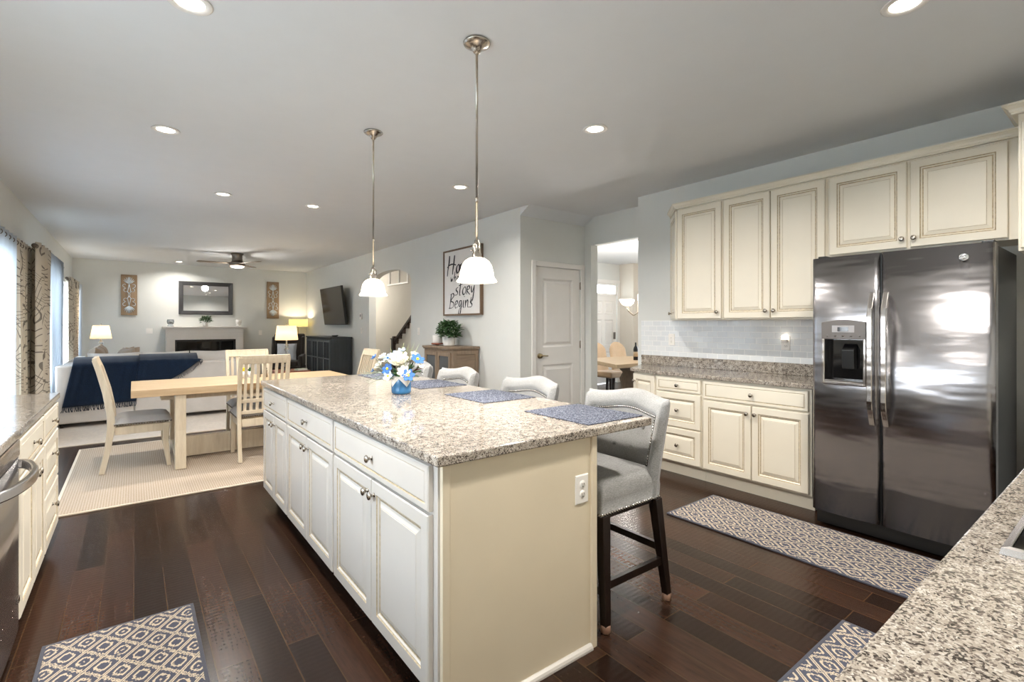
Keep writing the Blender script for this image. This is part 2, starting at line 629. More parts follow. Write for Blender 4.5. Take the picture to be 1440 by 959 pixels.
M['pale_cushion'] = fabric('pale_cushion_fabric', '#dcd8d2', 200, 0.08)
M['swirl'] = make_swirl()
M['sheer'] = make_sheer()
M['charcoal_wood'] = wood('charcoal_painted_wood', '#2e3337', '#41474b', 'z', 3, 0.4)
M['charcoal_front'] = wood('slate_grey_painted_wood', '#4a5054', '#5f6569', 'z', 3, 0.45)
M['dark_fabric'] = fabric('charcoal_fabric', '#38332f', 250, 0.14)
M['barn_wood'] = wood('weathered_brown_wood', '#6a5a4a', '#8d7a66', 'z', 3, 0.6)
M['barn_wood_h'] = wood('weathered_brown_wood_across', '#6a5a4a', '#8d7a66', 'y', 3, 0.6)
M['carved_wood'] = wood('carved_panel_wood', '#7d6650', '#a38a6c', 'z', 3, 0.6)
M['whitewash'] = plain('whitewashed_carving', '#c3ccd2', 0.7, var=0.12, scale=50)
M['mirror'] = plain('mirror_glass', '#eeeeee', 0.01, 1.0, var=0.0)
M['frame_dark'] = plain('dark_bronze_frame', '#3a3a3c', 0.35, var=0.08)
M['frame_wood'] = wood('walnut_frame', '#5e4a38', '#7e6650', 'z', 3, 0.5)
M['paper'] = plain('mottled_print_paper', '#dcdad8', 0.8, var=0.05, scale=5)
M['ink'] = plain('black_lettering_ink', '#20222a', 0.7, var=0.1)
M['white_ceramic'] = plain('white_ceramic', '#e6e3de', 0.25, var=0.02)
M['blue_ceramic'] = plain('blue_glazed_ceramic', '#2f648f', 0.14, var=0.2, scale=12)
M['leaf'] = plain('green_leaf', '#3c5c34', 0.55, var=0.45, scale=30)
M['sage'] = plain('sage_leaf', '#73806f', 0.6, var=0.2, scale=30)
M['grass_blade'] = plain('yellow_green_blade', '#a9b072', 0.6, var=0.2, scale=30)
M['petal_white'] = plain('ivory_petal', '#dfdaca', 0.7, var=0.05, scale=30)
M['petal_blue'] = plain('cornflower_petal', '#3566a8', 0.65, var=0.18, scale=40)
M['petal_pale'] = plain('pale_blue_petal', '#b5cdea', 0.65, var=0.1, scale=40)
M['yellow'] = plain('yellow_flower', '#e8cf1e', 0.6, var=0.1, scale=30)
M['burgundy'] = plain('burgundy_leaf', '#5b3230', 0.6, var=0.2, scale=30)
M['cherry'] = wood('red_brown_wood', '#7b4431', '#a5624a', 'x', 4, 0.4)


def lit_translucent(name, hexc, strength, tint):
    t = NT(name)
    out = t.t.nodes['Material Output']
    tr = t.n('BsdfTranslucent'); tr.inputs[0].default_value = lin(tint)
    df = t.n('BsdfDiffuse'); df.inputs[0].default_value = lin(tint)
    em = t.n('Emission'); em.inputs[0].default_value = lin(hexc); em.inputs[1].default_value = strength
    m1 = t.n('MixShader'); m1.inputs[0].default_value = 0.25
    t.l(tr.outputs[0], m1.inputs[1]); t.l(df.outputs[0], m1.inputs[2])
    ad = t.n('AddShader'); t.l(m1.outputs[0], ad.inputs[0]); t.l(em.outputs[0], ad.inputs[1])
    t.l(ad.outputs[0], out.inputs[0])
    return t.mat


M['shade_glass'] = lit_translucent('lit_frosted_glass', '#fff1dc', 1.2, '#fbf6ee')
M['lamp_shade'] = lit_translucent('lit_linen_shade', '#ffe9c0', 0.25, '#f2ead9')
M['lamp_shade_warm'] = lit_translucent('lit_yellow_shade', '#e8dca8', 0.22, '#ded3a6')
M['lens'] = emit('downlight_lens', '#fff4e2', 9.0)
M['fan_lens'] = emit('lit_fan_glass', '#ffe2c8', 3.0)
M['bulb_warm'] = emit('lit_alabaster_bowl', '#ffe8cc', 1.7)
M['plate'] = plain('white_plastic_plate', '#ece8e2', 0.35, var=0.01)
M['slot'] = plain('dark_socket_slot', '#3b3833', 0.5)
M['glass_lamp'] = plain('clear_glass_body', '#dfe8ee', 0.08, trans=0.75)
M['fan_blade'] = wood('grey_brown_blade', '#6f6458', '#8b7d6d', 'x', 3, 0.5)
M['fan_metal'] = plain('antique_nickel', '#7f766c', 0.3, 1.0, var=0.05)
def make_placemat():
    t = NT('blue_grey_woven_placemat')
    v = t.coord((1, 1, 1))
    n1 = t.noise(t.coord((60, 160, 60)), 2.2, 2, 0.7)
    t.set(color=t.ramp(n1.outputs[0], [(0.36, lin('#2b2d36')), (0.5, lin('#565a68')), (0.64, lin('#8d9099'))]), rough=0.95, spec=0.1)
    t.bump(n1.outputs[0], 0.4, 0.003)
    return t.mat


M['placemat'] = make_placemat()
M['bench_wood'] = wood('dining_table_wood', '#b29673', '#cdb390', 'x', 3, 0.4)
M['tan_chair'] = fabric('tan_chair_fabric', '#b3987a', 200, 0.1)
M['dark_stair'] = wood('dark_stair_wood', '#1d120d', '#35221a', 'y', 3, 0.3)
M['brass'] = plain('aged_brass', '#b5a482', 0.25, 1.0, var=0.05)
M['lawn'] = plain('pale_patio_stone', '#c4c2bc', 0.9, var=0.08, scale=2)  # outside ground made pale to bounce daylight up to the ceiling
M['window_glass'] = None


def make_glass():
    t = NT('window_pane_glass')
    nt = t.t; out = nt.nodes['Material Output']
    gl = t.n('BsdfGlossy'); gl.inputs['Roughness'].default_value = 0.0
    gl.inputs[0].default_value = (0.95, 0.97, 1, 1)
    tp = t.n('BsdfTransparent'); tp.inputs[0].default_value = (0.96, 0.98, 0.99, 1)
    mx = t.n('MixShader'); mx.inputs[0].default_value = 0.07; t.l(tp.outputs[0], mx.inputs[1]); t.l(gl.outputs[0], mx.inputs[2])
    t.l(mx.outputs[0], out.inputs[0])
    return t.mat


M['window_glass'] = make_glass()

# ------------------------------------------------------------------ room shell
CZ = 2.743
LX = -1.02           # left wall face
RX = 4.41            # kitchen right wall face
DX = 4.75            # wall with the dining opening
VX = 3.66            # living right wall face
BY = 13.78           # far wall face
NY = -0.41           # wall behind the cooktop
PY = 4.60            # pantry wall face
JY = 3.455           # where the kitchen wall ends

LSH = [(-1.3, -0.7), (9.5, -0.7), (9.5, 7.72), (5.4, 7.72), (5.4, 14.2), (-1.3, 14.2)]
structure(MB().prism(LSH, 'z', -0.12, 0.0).build('floor', M['floor']))
structure(MB().prism(LSH, 'z', CZ, CZ + 0.12).build('ceiling', M['ceiling']))


def wall_with_holes(name, x0, x1, y0, y1, holes, mat):
    mb = MB(); y = y0
    for (a, b, c, d) in sorted(holes):
        mb.box(x0, x1, y, a, 0, CZ)
        if c > 0.01:
            mb.box(x0, x1, a, b, 0, c)
        mb.box(x0, x1, a, b, d, CZ)
        y = b
    mb.box(x0, x1, y, y1, 0, CZ)
    return structure(mb.build(name, mat))


wall_with_holes('wall_left', LX - 0.14, LX, -0.6, 14.0, list(WINDOWS.values()), M['wall'])
structure(MB().box(LX - 0.14, 5.32, BY, BY + 0.14, 0, CZ).build('wall_far', M['wall']))
structure(MB().box(LX - 0.14, 5.0, NY - 0.14, NY, 0, CZ).build('wall_near', M['wall']))
structure(MB().box(RX, DX + 0.12, NY, JY, 0, CZ).build('wall_right', M['wall']))
mb = MB()
mb.box(DX, DX + 0.12, JY, 3.50, 0, CZ).box(DX, DX + 0.12, 4.478, PY, 0, CZ).box(DX, DX + 0.12, 3.50, 4.478, 2.378, CZ)
structure(mb.build('wall_dining', M['wall']))
mb = MB()
PD0, PD1, PDZ = 3.895, 4.675, 2.06
mb.box(VX, PD0, PY, PY + 0.12, 0, CZ).box(PD1, DX + 0.12, PY, PY + 0.12, 0, CZ).box(PD0, PD1, PY, PY + 0.12, PDZ, CZ)
structure(mb.build('wall_pantry', M['wall']))
structure(MB().prism([(4.43, CZ), (PY, CZ), (PY, 2.645)], 'x', VX, DX).build('ceiling_slope', M['ceiling']))
# living room wall with the arched opening
A0, A1, AZ0, AZ1 = 7.52, 9.36, 2.085, 2.325
poly = [(PY + 0.12, 0), (PY + 0.12, CZ), (BY, CZ), (BY, 0), (A1, 0)]
ac, ah = (A0 + A1) / 2, (A1 - A0) / 2
for i in range(25):
    a = PI * i / 24
    poly.append((ac + ah * math.cos(a), AZ0 + (AZ1 - AZ0) * math.sin(a)))
poly.append((A0, 0))
structure(MB().prism(poly, 'x', VX, VX + 0.14).build('wall_living', M['wall']))
# hall behind the arch, dining room and foyer
M['hall_paint'] = plain('warm_beige_paint', '#d8d2c8', 0.75, var=0.01)
mb = MB().box(5.2, 5.32, 7.72, BY, 0, CZ).box(3.80, 5.32, 7.10, 7.22, 0, CZ)
structure(mb.build('wall_hall', M['hall_paint']))
mb = MB().box(DX, DX + 0.12, PY + 0.12, 7.6, 0, CZ)
mb.box(DX, 8.02, 7.6, 7.72, 0, CZ).box(8.94, 9.42, 7.6, 7.72, 0, CZ).box(8.02, 8.94, 7.6, 7.72, 2.29, CZ)
structure(mb.build('wall_foyer', M['wall']))
mb = MB().box(9.3, 9.42, 2.0, 3.9, 0, CZ).box(9.3, 9.42, 5.5, 7.6, 0, CZ).box(9.3, 9.42, 3.9, 5.5, 0, 0.6).box(9.3, 9.42, 3.9, 5.5, 2.3, CZ).box(DX + 0.12, 9.42, 2.0, 2.12, 0, CZ).box(9.02, 9.3, 7.2, 7.6, 0, CZ)
structure(mb.build('wall_dining_far', M['hall_paint']))
structure(MB().box(-60, -1.4, -20, 40, -0.45, -0.3).box(5.6, 60, 7.9, 40, -0.45, -0.3).box(9.7, 60, -20, 7.8, -0.45, -0.3).build('ground_outside', M['lawn']))
w = structure(thing('window_5', 'x', 'x', (9.36, 0, 0)))  # unseen window, added to bring more daylight into the dining room
del w['label']; del w['category']
fr = MB()
for (y0, y1, z0, z1) in ((3.9, 5.5, 0.6, 0.66), (3.9, 5.5, 2.24, 2.3), (3.9, 3.96, 0.66, 2.24), (5.44, 5.5, 0.66, 2.24), (4.66, 4.74, 0.66, 2.24)):
    fr.box(-0.03, 0.03, y0, y1, z0, z1)
fr.build('window_frame', M['white_trim'], w, bevel=0.004)
MB().box(0.0, 0.005, 3.96, 5.44, 0.66, 2.24).build('window_pane', M['window_glass'], w)
l = bpy.data.lights.new('daylight_dining', 'AREA'); l.shape = 'RECTANGLE'; l.size = 1.6; l.size_y = 1.7; l.cycles.is_portal = True
o = bpy.data.objects.new('daylight_dining', l); o.location = (9.41, 4.7, 1.45); o.rotation_euler = (PI / 2, 0, PI / 2); col.objects.link(o)

# baseboards
mb = MB()
mb.box(VX - 0.014, VX, PY - 0.014, A0, 0, 0.13).box(VX - 0.014, VX, A1, BY, 0, 0.13)
structure(mb.build('baseboard_living', M['white_trim'], bevel=0.004))
mb = MB().box(VX, PD0 - 0.075, PY - 0.014, PY, 0, 0.13).box(PD1 + 0.07, DX, PY - 0.014, PY, 0, 0.13)
structure(mb.build('baseboard_pantry', M['white_trim'], bevel=0.004))
structure(MB().box(LX, VX, BY - 0.014, BY, 0, 0.13).build('baseboard_far', M['white_trim'], bevel=0.004))
structure(MB().box(DX - 0.014, DX, 4.49, PY, 0, 0.13).build('baseboard_dining', M['white_trim'], bevel=0.004))

# windows on the left wall
for i, (k, (y0, y1, z0, z1)) in enumerate(WINDOWS.items()):
    w = structure(thing('window_%d' % (i + 1), 'window', 'window', (LX - 0.14, 0, 0)))
    for kk in ('label', 'category'):
        del w[kk]
    fr = MB(); t = 0.05
    fr.box(0.02, 0.10, y0, y1, z0, z0 + t).box(0.02, 0.10, y0, y1, z1 - t, z1)
    fr.box(0.02, 0.10, y0, y0 + t, z0 + t, z1 - t).box(0.02, 0.10, y1 - t, y1, z0 + t, z1 - t)
    ym = (y0 + y1) / 2
    if k != 'sink':
        fr.box(0.03, 0.09, ym - 0.03, ym + 0.03, z0 + t, z1 - t)
    if k not in ('patio', 'sink'):
        zm = (z0 + z1) / 2
        fr.box(0.035, 0.085, y0 + t, y1 - t, zm - 0.02, zm + 0.02)
    fr.build('window_frame', M['white_trim'], w, bevel=0.004)
    MB().box(0.055, 0.061, y0 + t, y1 - t, z0 + t, z1 - t).build('window_pane', M['window_glass'], w)
    cs = MB()
    cs.box(0.14, 0.158, y0 - 0.07, y0, max(z0 - 0.07, 0), z1 + 0.07).box(0.14, 0.158, y1, y1 + 0.07, max(z0 - 0.07, 0), z1 + 0.07)
    cs.box(0.14, 0.158, y0, y1, z1, z1 + 0.07)
    if z0 > 0.1:
        cs.box(0.14, 0.19, y0, y1, z0 - 0.07, z0)
    cs.build('window_casing', M['white_trim'], w, bevel=0.004)

# pantry door
DRING = [(0, 0, 0), (0.0, 0.0, 0), (0.006, -0.004, 0), (0.022, -0.012, 0), (0.034, -0.012, 0), (0.06, -0.002, 0), (0.062, 0.0, 0)]


def panel_door(parent, w, h, panels, mat, thick=0.04, name='door_slab'):
    """flat slab facing local -y with sunk mouldings round raised panels"""
    mb = MB()
    us = sorted({0, w} | {p[0] for p in panels} | {p[1] for p in panels})
    vs = sorted({0, h} | {p[2] for p in panels} | {p[3] for p in panels})
    for i in range(len(us) - 1):
        for j in range(len(vs) - 1):
            cu, cv = (us[i] + us[i + 1]) / 2, (vs[j] + vs[j + 1]) / 2
            if any(p[0] < cu < p[1] and p[2] < cv < p[3] for p in panels):
                continue
            b = len(mb.v)
            mb.v += [(us[i], 0, vs[j]), (us[i + 1], 0, vs[j]), (us[i + 1], 0, vs[j + 1]), (us[i], 0, vs[j + 1])]
            mb.quad((b, b + 1, b + 2, b + 3))
    for p in panels:
        b = len(mb.v); w_, h_ = p[1] - p[0], p[3] - p[2]
        mb2 = MB().rings(w_, h_, DRING, (p[0], 0, p[2]))
        mb2.f.pop(); mb2.m.pop(); mb2.sm.pop()
        mb.v += mb2.v
        for f in mb2.f:
            mb.quad([b + i for i in f])
    mb.box(0, w, 0.015, thick, 0, h)
    b = len(mb.v)
    mb.v += [(0, 0, 0), (w, 0, 0), (w, 0, h), (0, 0, h), (0, .015, 0), (w, .015, 0), (w, .015, h), (0, .015, h)]
    for q in ((0, 4, 5, 1), (1, 5, 6, 2), (2, 6, 7, 3), (3, 7, 4, 0)):
        mb.quad([b + i for i in q])
    return mb.build(name, mat, parent)


d = thing('door_1', 'x', 'x', (PD0 + 0.004, PY + 0.012, 0.008)); del d['label']; del d['category']; structure(d)
W, Hh = PD1 - PD0 - 0.008, PDZ - 0.012
panel_door(d, W, Hh, [(0.125, W - 0.125, 0.24, 0.83), (0.125, W - 0.125, 1.05, Hh - 0.14)], M['white_trim'])
hm = MB().lathe([(0.0, -0.006), (0.028, -0.006), (0.030, 0.0), (0.026, 0.004), (0.012, 0.006), (0.011, 0.03), (0, 0.03)], (0.07, -0.034, 0.945), 20, axis='y')
hm.lathe([(0.0, 0.0), (0.033, 0.0), (0.033, 0.008), (0.0, 0.010)], (0.07, -0.010, 0.945), 20, axis='y')
hm.tube([(0.07, -0.036, 0.945), (0.11, -0.04, 0.947), (0.15, -0.04, 0.945), (0.185, -0.036, 0.943)], [0.011, 0.009, 0.008, 0.007], 10)
hm.build('door_lever', M['brass'], d)
for z in (0.25, 1.07, 1.84):
    MB().box(W - 0.002, W + 0.012, -0.012, 0.0, z - 0.045, z + 0.045).lathe([(0, -0.05), (0.006, -0.05), (0.006, 0.05), (0, 0.05)], (W + 0.004, -0.012, z), 10).build('hinge', M['nickel'], d)
cs = MB()
for (u0, u1, z0, z1) in ((-0.067, -0.002, -0.008, Hh + 0.068), (W + 0.008, W + 0.07, -0.008, Hh + 0.068), (-0.002, W + 0.008, Hh + 0.003, Hh + 0.068)):
    cs.box(u0, u1, -0.030, -0.012, z0, z1)
cs.build('door_casing', M['white_trim'], d, bevel=0.006)

# front door with a transom, seen through the dining room
d = thing('door_2', 'x', 'x', (8.03, 7.62, 0.008)); del d['label']; del d['category']; structure(d)
W2 = 0.90
panel_door(d, W2, 2.0, [(0.10, 0.41, 0.15, 0.72), (0.49, 0.80, 0.15, 0.72), (0.10, 0.41, 0.86, 1.45), (0.49, 0.80, 0.86, 1.45), (0.10, 0.41, 1.58, 1.88), (0.49, 0.80, 1.58, 1.88)], M['white_trim'])
MB().box(0.79, 0.85, -0.025, 0.0, 1.0, 1.16).build('door_lock', M['grey_plastic'], d, bevel=0.006)
fr = MB().box(0, 0.9, -0.02, 0.06, 2.0, 2.05).box(0, 0.9, -0.02, 0.06, 2.24, 2.28).box(0, 0.04, -0.02, 0.06, 2.05, 2.24).box(0.86, 0.9, -0.02, 0.06, 2.05, 2.24)
fr.box(-0.08, -0.005, -0.04, -0.02, -0.008, 2.36).box(0.905, 0.985, -0.04, -0.02, -0.008, 2.36).box(-0.005, 0.905, -0.04, -0.02, 2.28, 2.36)
fr.build('transom_frame', M['white_trim'], d, bevel=0.004)
bl = MB()
for i in range(7):
    bl.box(0.045, 0.855, 0.0, 0.02, 2.056 + i * 0.026, 2.061 + i * 0.026)
bl.build('blind_slat', M['white_trim'], d)
MB().box(0.04, 0.86, 0.035, 0.04, 2.05, 2.24).build('transom_pane', M['window_glass'], d)
l = bpy.data.lights.new('daylight_transom', 'AREA'); l.shape = 'RECTANGLE'; l.size = 0.85; l.size_y = 0.2; l.cycles.is_portal = True
o = bpy.data.objects.new('daylight_transom', l); o.location = (8.48, 7.70, 2.15); o.rotation_euler = (-PI / 2, 0, 0); col.objects.link(o)

# small framed ledge high on the hall wall
mb = MB().box(5.15, 5.2, 10.75, 11.95, 2.33, 2.37).box(5.17, 5.2, 10.8, 10.85, 2.37, CZ).box(5.17, 5.2, 11.85, 11.9, 2.37, CZ).box(5.17, 5.2, 11.3, 11.34, 2.37, CZ)
structure(mb.build('trim_1', M['white_trim'], bevel=0.004))

# ------------------------------------------------------------------ cabinets
CAB = None
DOOR_SEQ = [(0, 0.0, 0), (0, 0.016, 0), (0.004, 0.020, 0), (0.050, 0.020, 0), (0.053, 0.016, 1), (0.056, 0.017, 1), (0.062, 0.012, 0), (0.066, 0.010, 1), (0.069, 0.010, 1), (0.090, 0.017, 0), (0.092, 0.0165, 1), (0.0935, 0.018, 0)]
DRAW_SEQ = [(0, 0.0, 0), (0, 0.016, 0), (0.004, 0.020, 0), (0.022, 0.020, 0), (0.024, 0.016, 1), (0.0265, 0.016, 1), (0.030, 0.019, 0)]
KNOB = [(0.0, 0.0), (0.009, 0.0), (0.009, 0.002), (0.0055, 0.004), (0.0055, 0.012), (0.010, 0.016), (0.0155, 0.020), (0.0165, 0.024), (0.014, 0.028), (0.007, 0.030), (0.0, 0.0305)]


def front(parent, kind, u0, v0, u1, v1, knobs, mat):
    seq = DOOR_SEQ if (u1 - u0 > 0.24 and v1 - v0 > 0.24) else DRAW_SEQ
    if kind == 'door' and seq is DRAW_SEQ:
        seq = [(i * (0.75 if i > 0.01 else 1), n, m) for (i, n, m) in DOOR_SEQ]
    o = MB().rings(u1 - u0, v1 - v0, seq, (0, 0, 0)).build('drawer_front' if kind == 'drawer' else 'door', [mat, M['glaze']], parent, loc=(u0, -0.001, v0))
    for (ku, kv) in knobs:
        MB().lathe([(r, -z) for (r, z) in KNOB], (ku - u0, -0.020, kv - v0), 16, axis='y').build('knob', M['nickel'], o)
    return o


def cabinet(name, label, w, depth, z0, z1, fronts, loc, rz, mat='cream', toe=0.0, toe_in=0.075, group=None, cat='cabinet', toe_mat=None):
    t = thing(name, label, cat, loc, rz, group)
    m = M[mat]
    body = MB()
    body.box(0, w, 0, depth, z0, z1)
    body.build('carcass', m, t, bevel=0.002)
    if toe:
        MB().box(0, w, toe_in, depth, 0, toe - 0.001).build('toe_kick', toe_mat or m, t)
    for f in fronts:
        front(t, f[0], f[1], f[2], f[3], f[4], f[5], m)
    return t


def pair(w, v0, v1, kz, g=0.008, e=0.012):
    c = w / 2
    return [('door', e, v0, c - g / 2, v1, [(c - 0.032, kz)]), ('door', c + g / 2, v0, w - e, v1, [(c + 0.032, kz)])]


L_ISL = {0: 'white base cabinet of the island nearest the camera, beside the tan end panel', 1: 'middle white base cabinet of the island with one drawer and two doors',
         2: 'white base cabinet at the far end of the island beside the dining table'}
IX = 0.795
ycuts = [1.435, 2.45, 3.37, 4.09]
for i in range(3):
    w = ycuts[i + 1] - ycuts[i] - 0.002
    e0 = 0.05 if i == 0 else 0.012
    fr = []
    c = (w - (0.03 if i == 0 else 0)) / 2
    last = w - (0.03 if i == 0 else 0.012)
    fr.append(('drawer', 0.012, 0.712, last, 0.866, [((0.012 + last) / 2, 0.789)]))
    fr.append(('door', 0.012, 0.115, c - 0.004, 0.70, [(c - 0.034, 0.645)]))
    fr.append(('door', c + 0.004, 0.115, last, 0.70, [(c + 0.034, 0.645)]))
    cabinet('base_cabinet', L_ISL[i], w, 0.60, 0.10, 0.878, fr, (IX, ycuts[i + 1] - 0.001, 0), -PI / 2, 'cream2', 0.10, 0.075, 'island base cabinets', toe_mat=M['espresso'])

# island end panel, back panel, worktop
t = thing('island_end_panel', 'plain tan cream end panel of the kitchen island with an electrical outlet', 'panel', (0, 0, 0))
MB().box(IX + 0.006, 1.505, 1.416, 1.434, 0.0, 0.879).build('panel_board', M['panel'], t, bevel=0.002)
MB().box(IX + 0.004, IX + 0.034, 1.411, 1.416, 0.0, 0.879).build('corner_stile', M['panel'], t, bevel=0.002)
MB().box(1.497, 1.527, 1.405, 1.434, 0.0, 0.879).build('corner_stile', M['panel'], t, bevel=0.003)
mb = MB().prism([(1.396, 0.0), (1.416, 0.0), (1.416, 0.024), (1.411, 0.024), (1.402, 0.018), (1.397, 0.010)], 'x', IX + 0.004, 1.497)
mb.build('base_molding', M['cream2'], t, bevel=0.002)
tag(MB().box(1.40, 1.525, 1.436, 4.09, 0.0, 0.879).build('island_back_panel', M['panel'], bevel=0.002), 'tan cream back of the island behind the bar stools', 'panel')


def countertop(name, label, poly, z0, z1):
    mb = MB().prism(poly, 'z', z0, z1)
    return tag(mb.build(name, M['granite'], bevel=0.005, seg=2), label, 'countertop')


countertop('island_worktop', 'large beige speckled granite worktop of the kitchen island', [(0.765, 1.385), (1.868, 1.385), (1.868, 4.125), (0.765, 4.125)], 0.8795, 0.914)


def outlet(label, loc, axis, name='power_outlet', kind='duplex', w=0.072, h=0.117, cat='outlet', group=None):
    """plate facing local -y"""
    rz = {'-y': 0, '-x': -PI / 2, '+x': PI / 2}[axis]
    t = thing(name, label, cat, loc, rz, group)
    MB().rings(w, h, [(0, 0, 0), (0, 0.003, 0), (0.004, 0.006, 0)], (-w / 2, 0, -h / 2)).build('cover_plate', M['plate'], t)
    if kind == 'duplex':
        for z in (-0.02, 0.02):
            s = MB().lathe([(0.0, -0.009), (0.014, -0.009), (0.0165, -0.006), (0.0165, -0.005)], (0, 0, z), 20, axis='y').build('socket', M['plate'], t)
            sl = MB().box(-0.007, -0.005, -0.0098, -0.009, z - 0.002, z + 0.007).box(0.005, 0.007, -0.0098, -0.009, z - 0.001, z + 0.006).lathe([(0, -0.0098), (0.0025, -0.0098), (0.0025, -0.009)], (0, 0, z - 0.008), 8, axis='y')
            sl.build('slots', M['slot'], s)
    else:
        MB().prism([(-0.006, -0.034), (-0.012, 0.0), (-0.006, 0.034)], 'x', -0.017, 0.017).build('rocker', M['plate'], t, bevel=0.001)
    return t


outlet('white duplex outlet plate on the tan end panel of the island', (1.445, 1.4165, 0.668), '-y')

# ------------------------------------------------------------------ right wall run
FX = 3.83
y_a, y_b, y_c = 1.475, 2.325, 2.79
cabinet('base_cabinet', 'cream base cabinet with one wide drawer and two doors next to the refrigerator', y_b - y_a - 0.002, RX - FX - 0.005, 0.11, 0.878,
        [('drawer', 0.012, 0.715, y_b - y_a - 0.02, 0.862, [((y_b - y_a) / 2, 0.788)])] + pair(y_b - y_a - 0.006, 0.125, 0.70, 0.64), (FX, y_b - 0.001, 0), -PI / 2, 'cream', 0.11, 0.05)
wd = y_c - y_b
cabinet('base_cabinet', 'cream base unit with a stack of three drawers along the right wall', wd - 0.002, RX - FX - 0.005, 0.11, 0.878,
        [('drawer', 0.012, 0.745, wd - 0.012, 0.862, [(wd / 2, 0.803)]), ('drawer', 0.012, 0.435, wd - 0.012, 0.732, [(wd / 2, 0.585)]), ('drawer', 0.012, 0.125, wd - 0.012, 0.422, [(wd / 2, 0.275)])],
        (FX, y_c - 0.001, 0), -PI / 2, 'cream', 0.11, 0.05)
# angled end unit
t = thing('base_cabinet', 'narrow cream end cabinet with an angled door beside the dining opening', 'cabinet', (0, 0, 0))
pa, pb = Vector((FX, y_c + 0.001)), Vector((3.935, 3.13))
poly = [(FX, y_c + 0.001), (RX - 0.005, y_c + 0.001), (RX - 0.005, 3.37), (pb.x, pb.y)]
MB().prism(poly, 'z', 0.11, 0.878).build('carcass', M['cream'], t, bevel=0.002)
MB().prism([(FX + 0.05, y_c + 0.001), (RX - 0.005, y_c + 0.001), (RX - 0.005, 3.33), (pb.x + 0.05, pb.y - 0.03)], 'z', 0, 0.109).build('toe_kick', M['cream'], t)
dv = pa - pb
ln = dv.length
dr = front(t, 'door', 0.012, 0.125, ln - 0.012, 0.862, [(0.045, 0.79)], M['cream'])
dr.rotation_euler = (0, 0, math.atan2(dv.y, dv.x))
dn = dv.normalized()
dr.location = (pb.x + dn.x * 0.012 + dn.y * 0.001, pb.y + dn.y * 0.012 - dn.x * 0.001, 0.125)

t = thing('granite_worktop', 'grey speckled granite worktop with upstand along the right wall left of the refrigerator', 'countertop')
MB().prism([(3.79, 1.44), (RX - 0.003, 1.44), (RX - 0.003, 3.395), (3.905, 3.155), (3.80, 2.81)], 'z', 0.8795, 0.914).build('worktop_slab', M['granite'], t, bevel=0.006, seg=3)
MB().box(RX - 0.030, RX - 0.003, 1.44, 3.39, 0.9145, 1.012).build('upstand', M['granite'], t, bevel=0.003)
structure(MB().box(RX - 0.010, RX - 0.001, 1.40, 3.405, 1.013, 1.381).build('wall_tiles', M['tile']))
outlet('dim white outlet plate on the tiles near the dining opening', (RX - 0.0105, 3.02, 1.185), '-x')
t = outlet('white outlet on the tiles beside the refrigerator with a lit night light plugged in', (RX - 0.0105, 1.90, 1.18), '-x')
nl = thing('night_light', 'small glowing night light plugged into the outlet beside the refrigerator', 'night light', (RX - 0.0205, 1.90, 1.215), -PI / 2)
MB().box(-0.022, 0.022, -0.03, 0.0, -0.028, -0.002).build('plug_body', M['plate'], nl, bevel=0.004)
M['night'] = emit('night_light_glow', '#fff2dd', 3.0)
MB().box(-0.022, 0.022, -0.032, -0.002, -0.0015, 0.03).build('light_cover', M['night'], nl, bevel=0.006)

# uppers
UX = 4.07
UD = RX - UX - 0.004


def upper(label, y0, y1, z0, z1, fronts):
    return cabinet('wall_cabinet', label, y1 - y0 - 0.002, UD, z0, z1, fronts, (UX, y1 - 0.001, 0), -PI / 2, 'cream', group='cream wall cabinets')


w1 = 2.73 - 2.275
upper('single door cream wall cabinet at the left of the run, second from the angled end', 2.275, 2.73, 1.381, 2.425, [('door', 0.010, 1.392, w1 - 0.012, 2.413, [(w1 - 0.045, 1.45)])])
w2 = 2.275 - 1.462
upper('tall double door cream wall cabinet left of the refrigerator', 1.462, 2.275, 1.381, 2.425, pair(w2 - 0.002, 1.392, 2.413, 1.45))
w3 = 1.462 - 0.47
upper('wide short cream wall cabinet mounted over the refrigerator', 0.470, 1.462, 1.835, 2.425, pair(w3 - 0.03, 1.847, 2.413, 1.905, 0.018, 0.014))
t = thing('wall_cabinet', 'narrow angled end door of the cream wall cabinets over the backsplash corner', 'cabinet', (0, 0, 0), 0, 'cream wall cabinets')
pa, pb = Vector((UX, 2.731)), Vector((RX - 0.005, 3.02))
MB().prism([(UX, 2.731), (RX - 0.005, 2.731), (pb.x, pb.y)], 'z', 1.381, 2.425).build('carcass', M['cream'], t, bevel=0.002)
dv = pa - pb; ln = dv.length; dn = dv.normalized()
dr = front(t, 'door', 0.03, 1.392, ln - 0.012, 2.413, [(ln * 0.28, 1.45)], M['cream'])
dr.rotation_euler = (0, 0, math.atan2(dv.y, dv.x))
dr.location = (pb.x + dn.x * 0.03 + dn.y * 0.001, pb.y + dn.y * 0.03 - dn.x * 0.001, 1.392)
# crown moulding over the run: profile (outward, z)
CR = [(0.0, 2.4255), (0.022, 2.4255), (0.022, 2.433), (0.028, 2.437), (0.031, 2.447), (0.046, 2.462), (0.052, 2.464), (0.052, 2.474), (0.0, 2.474)]


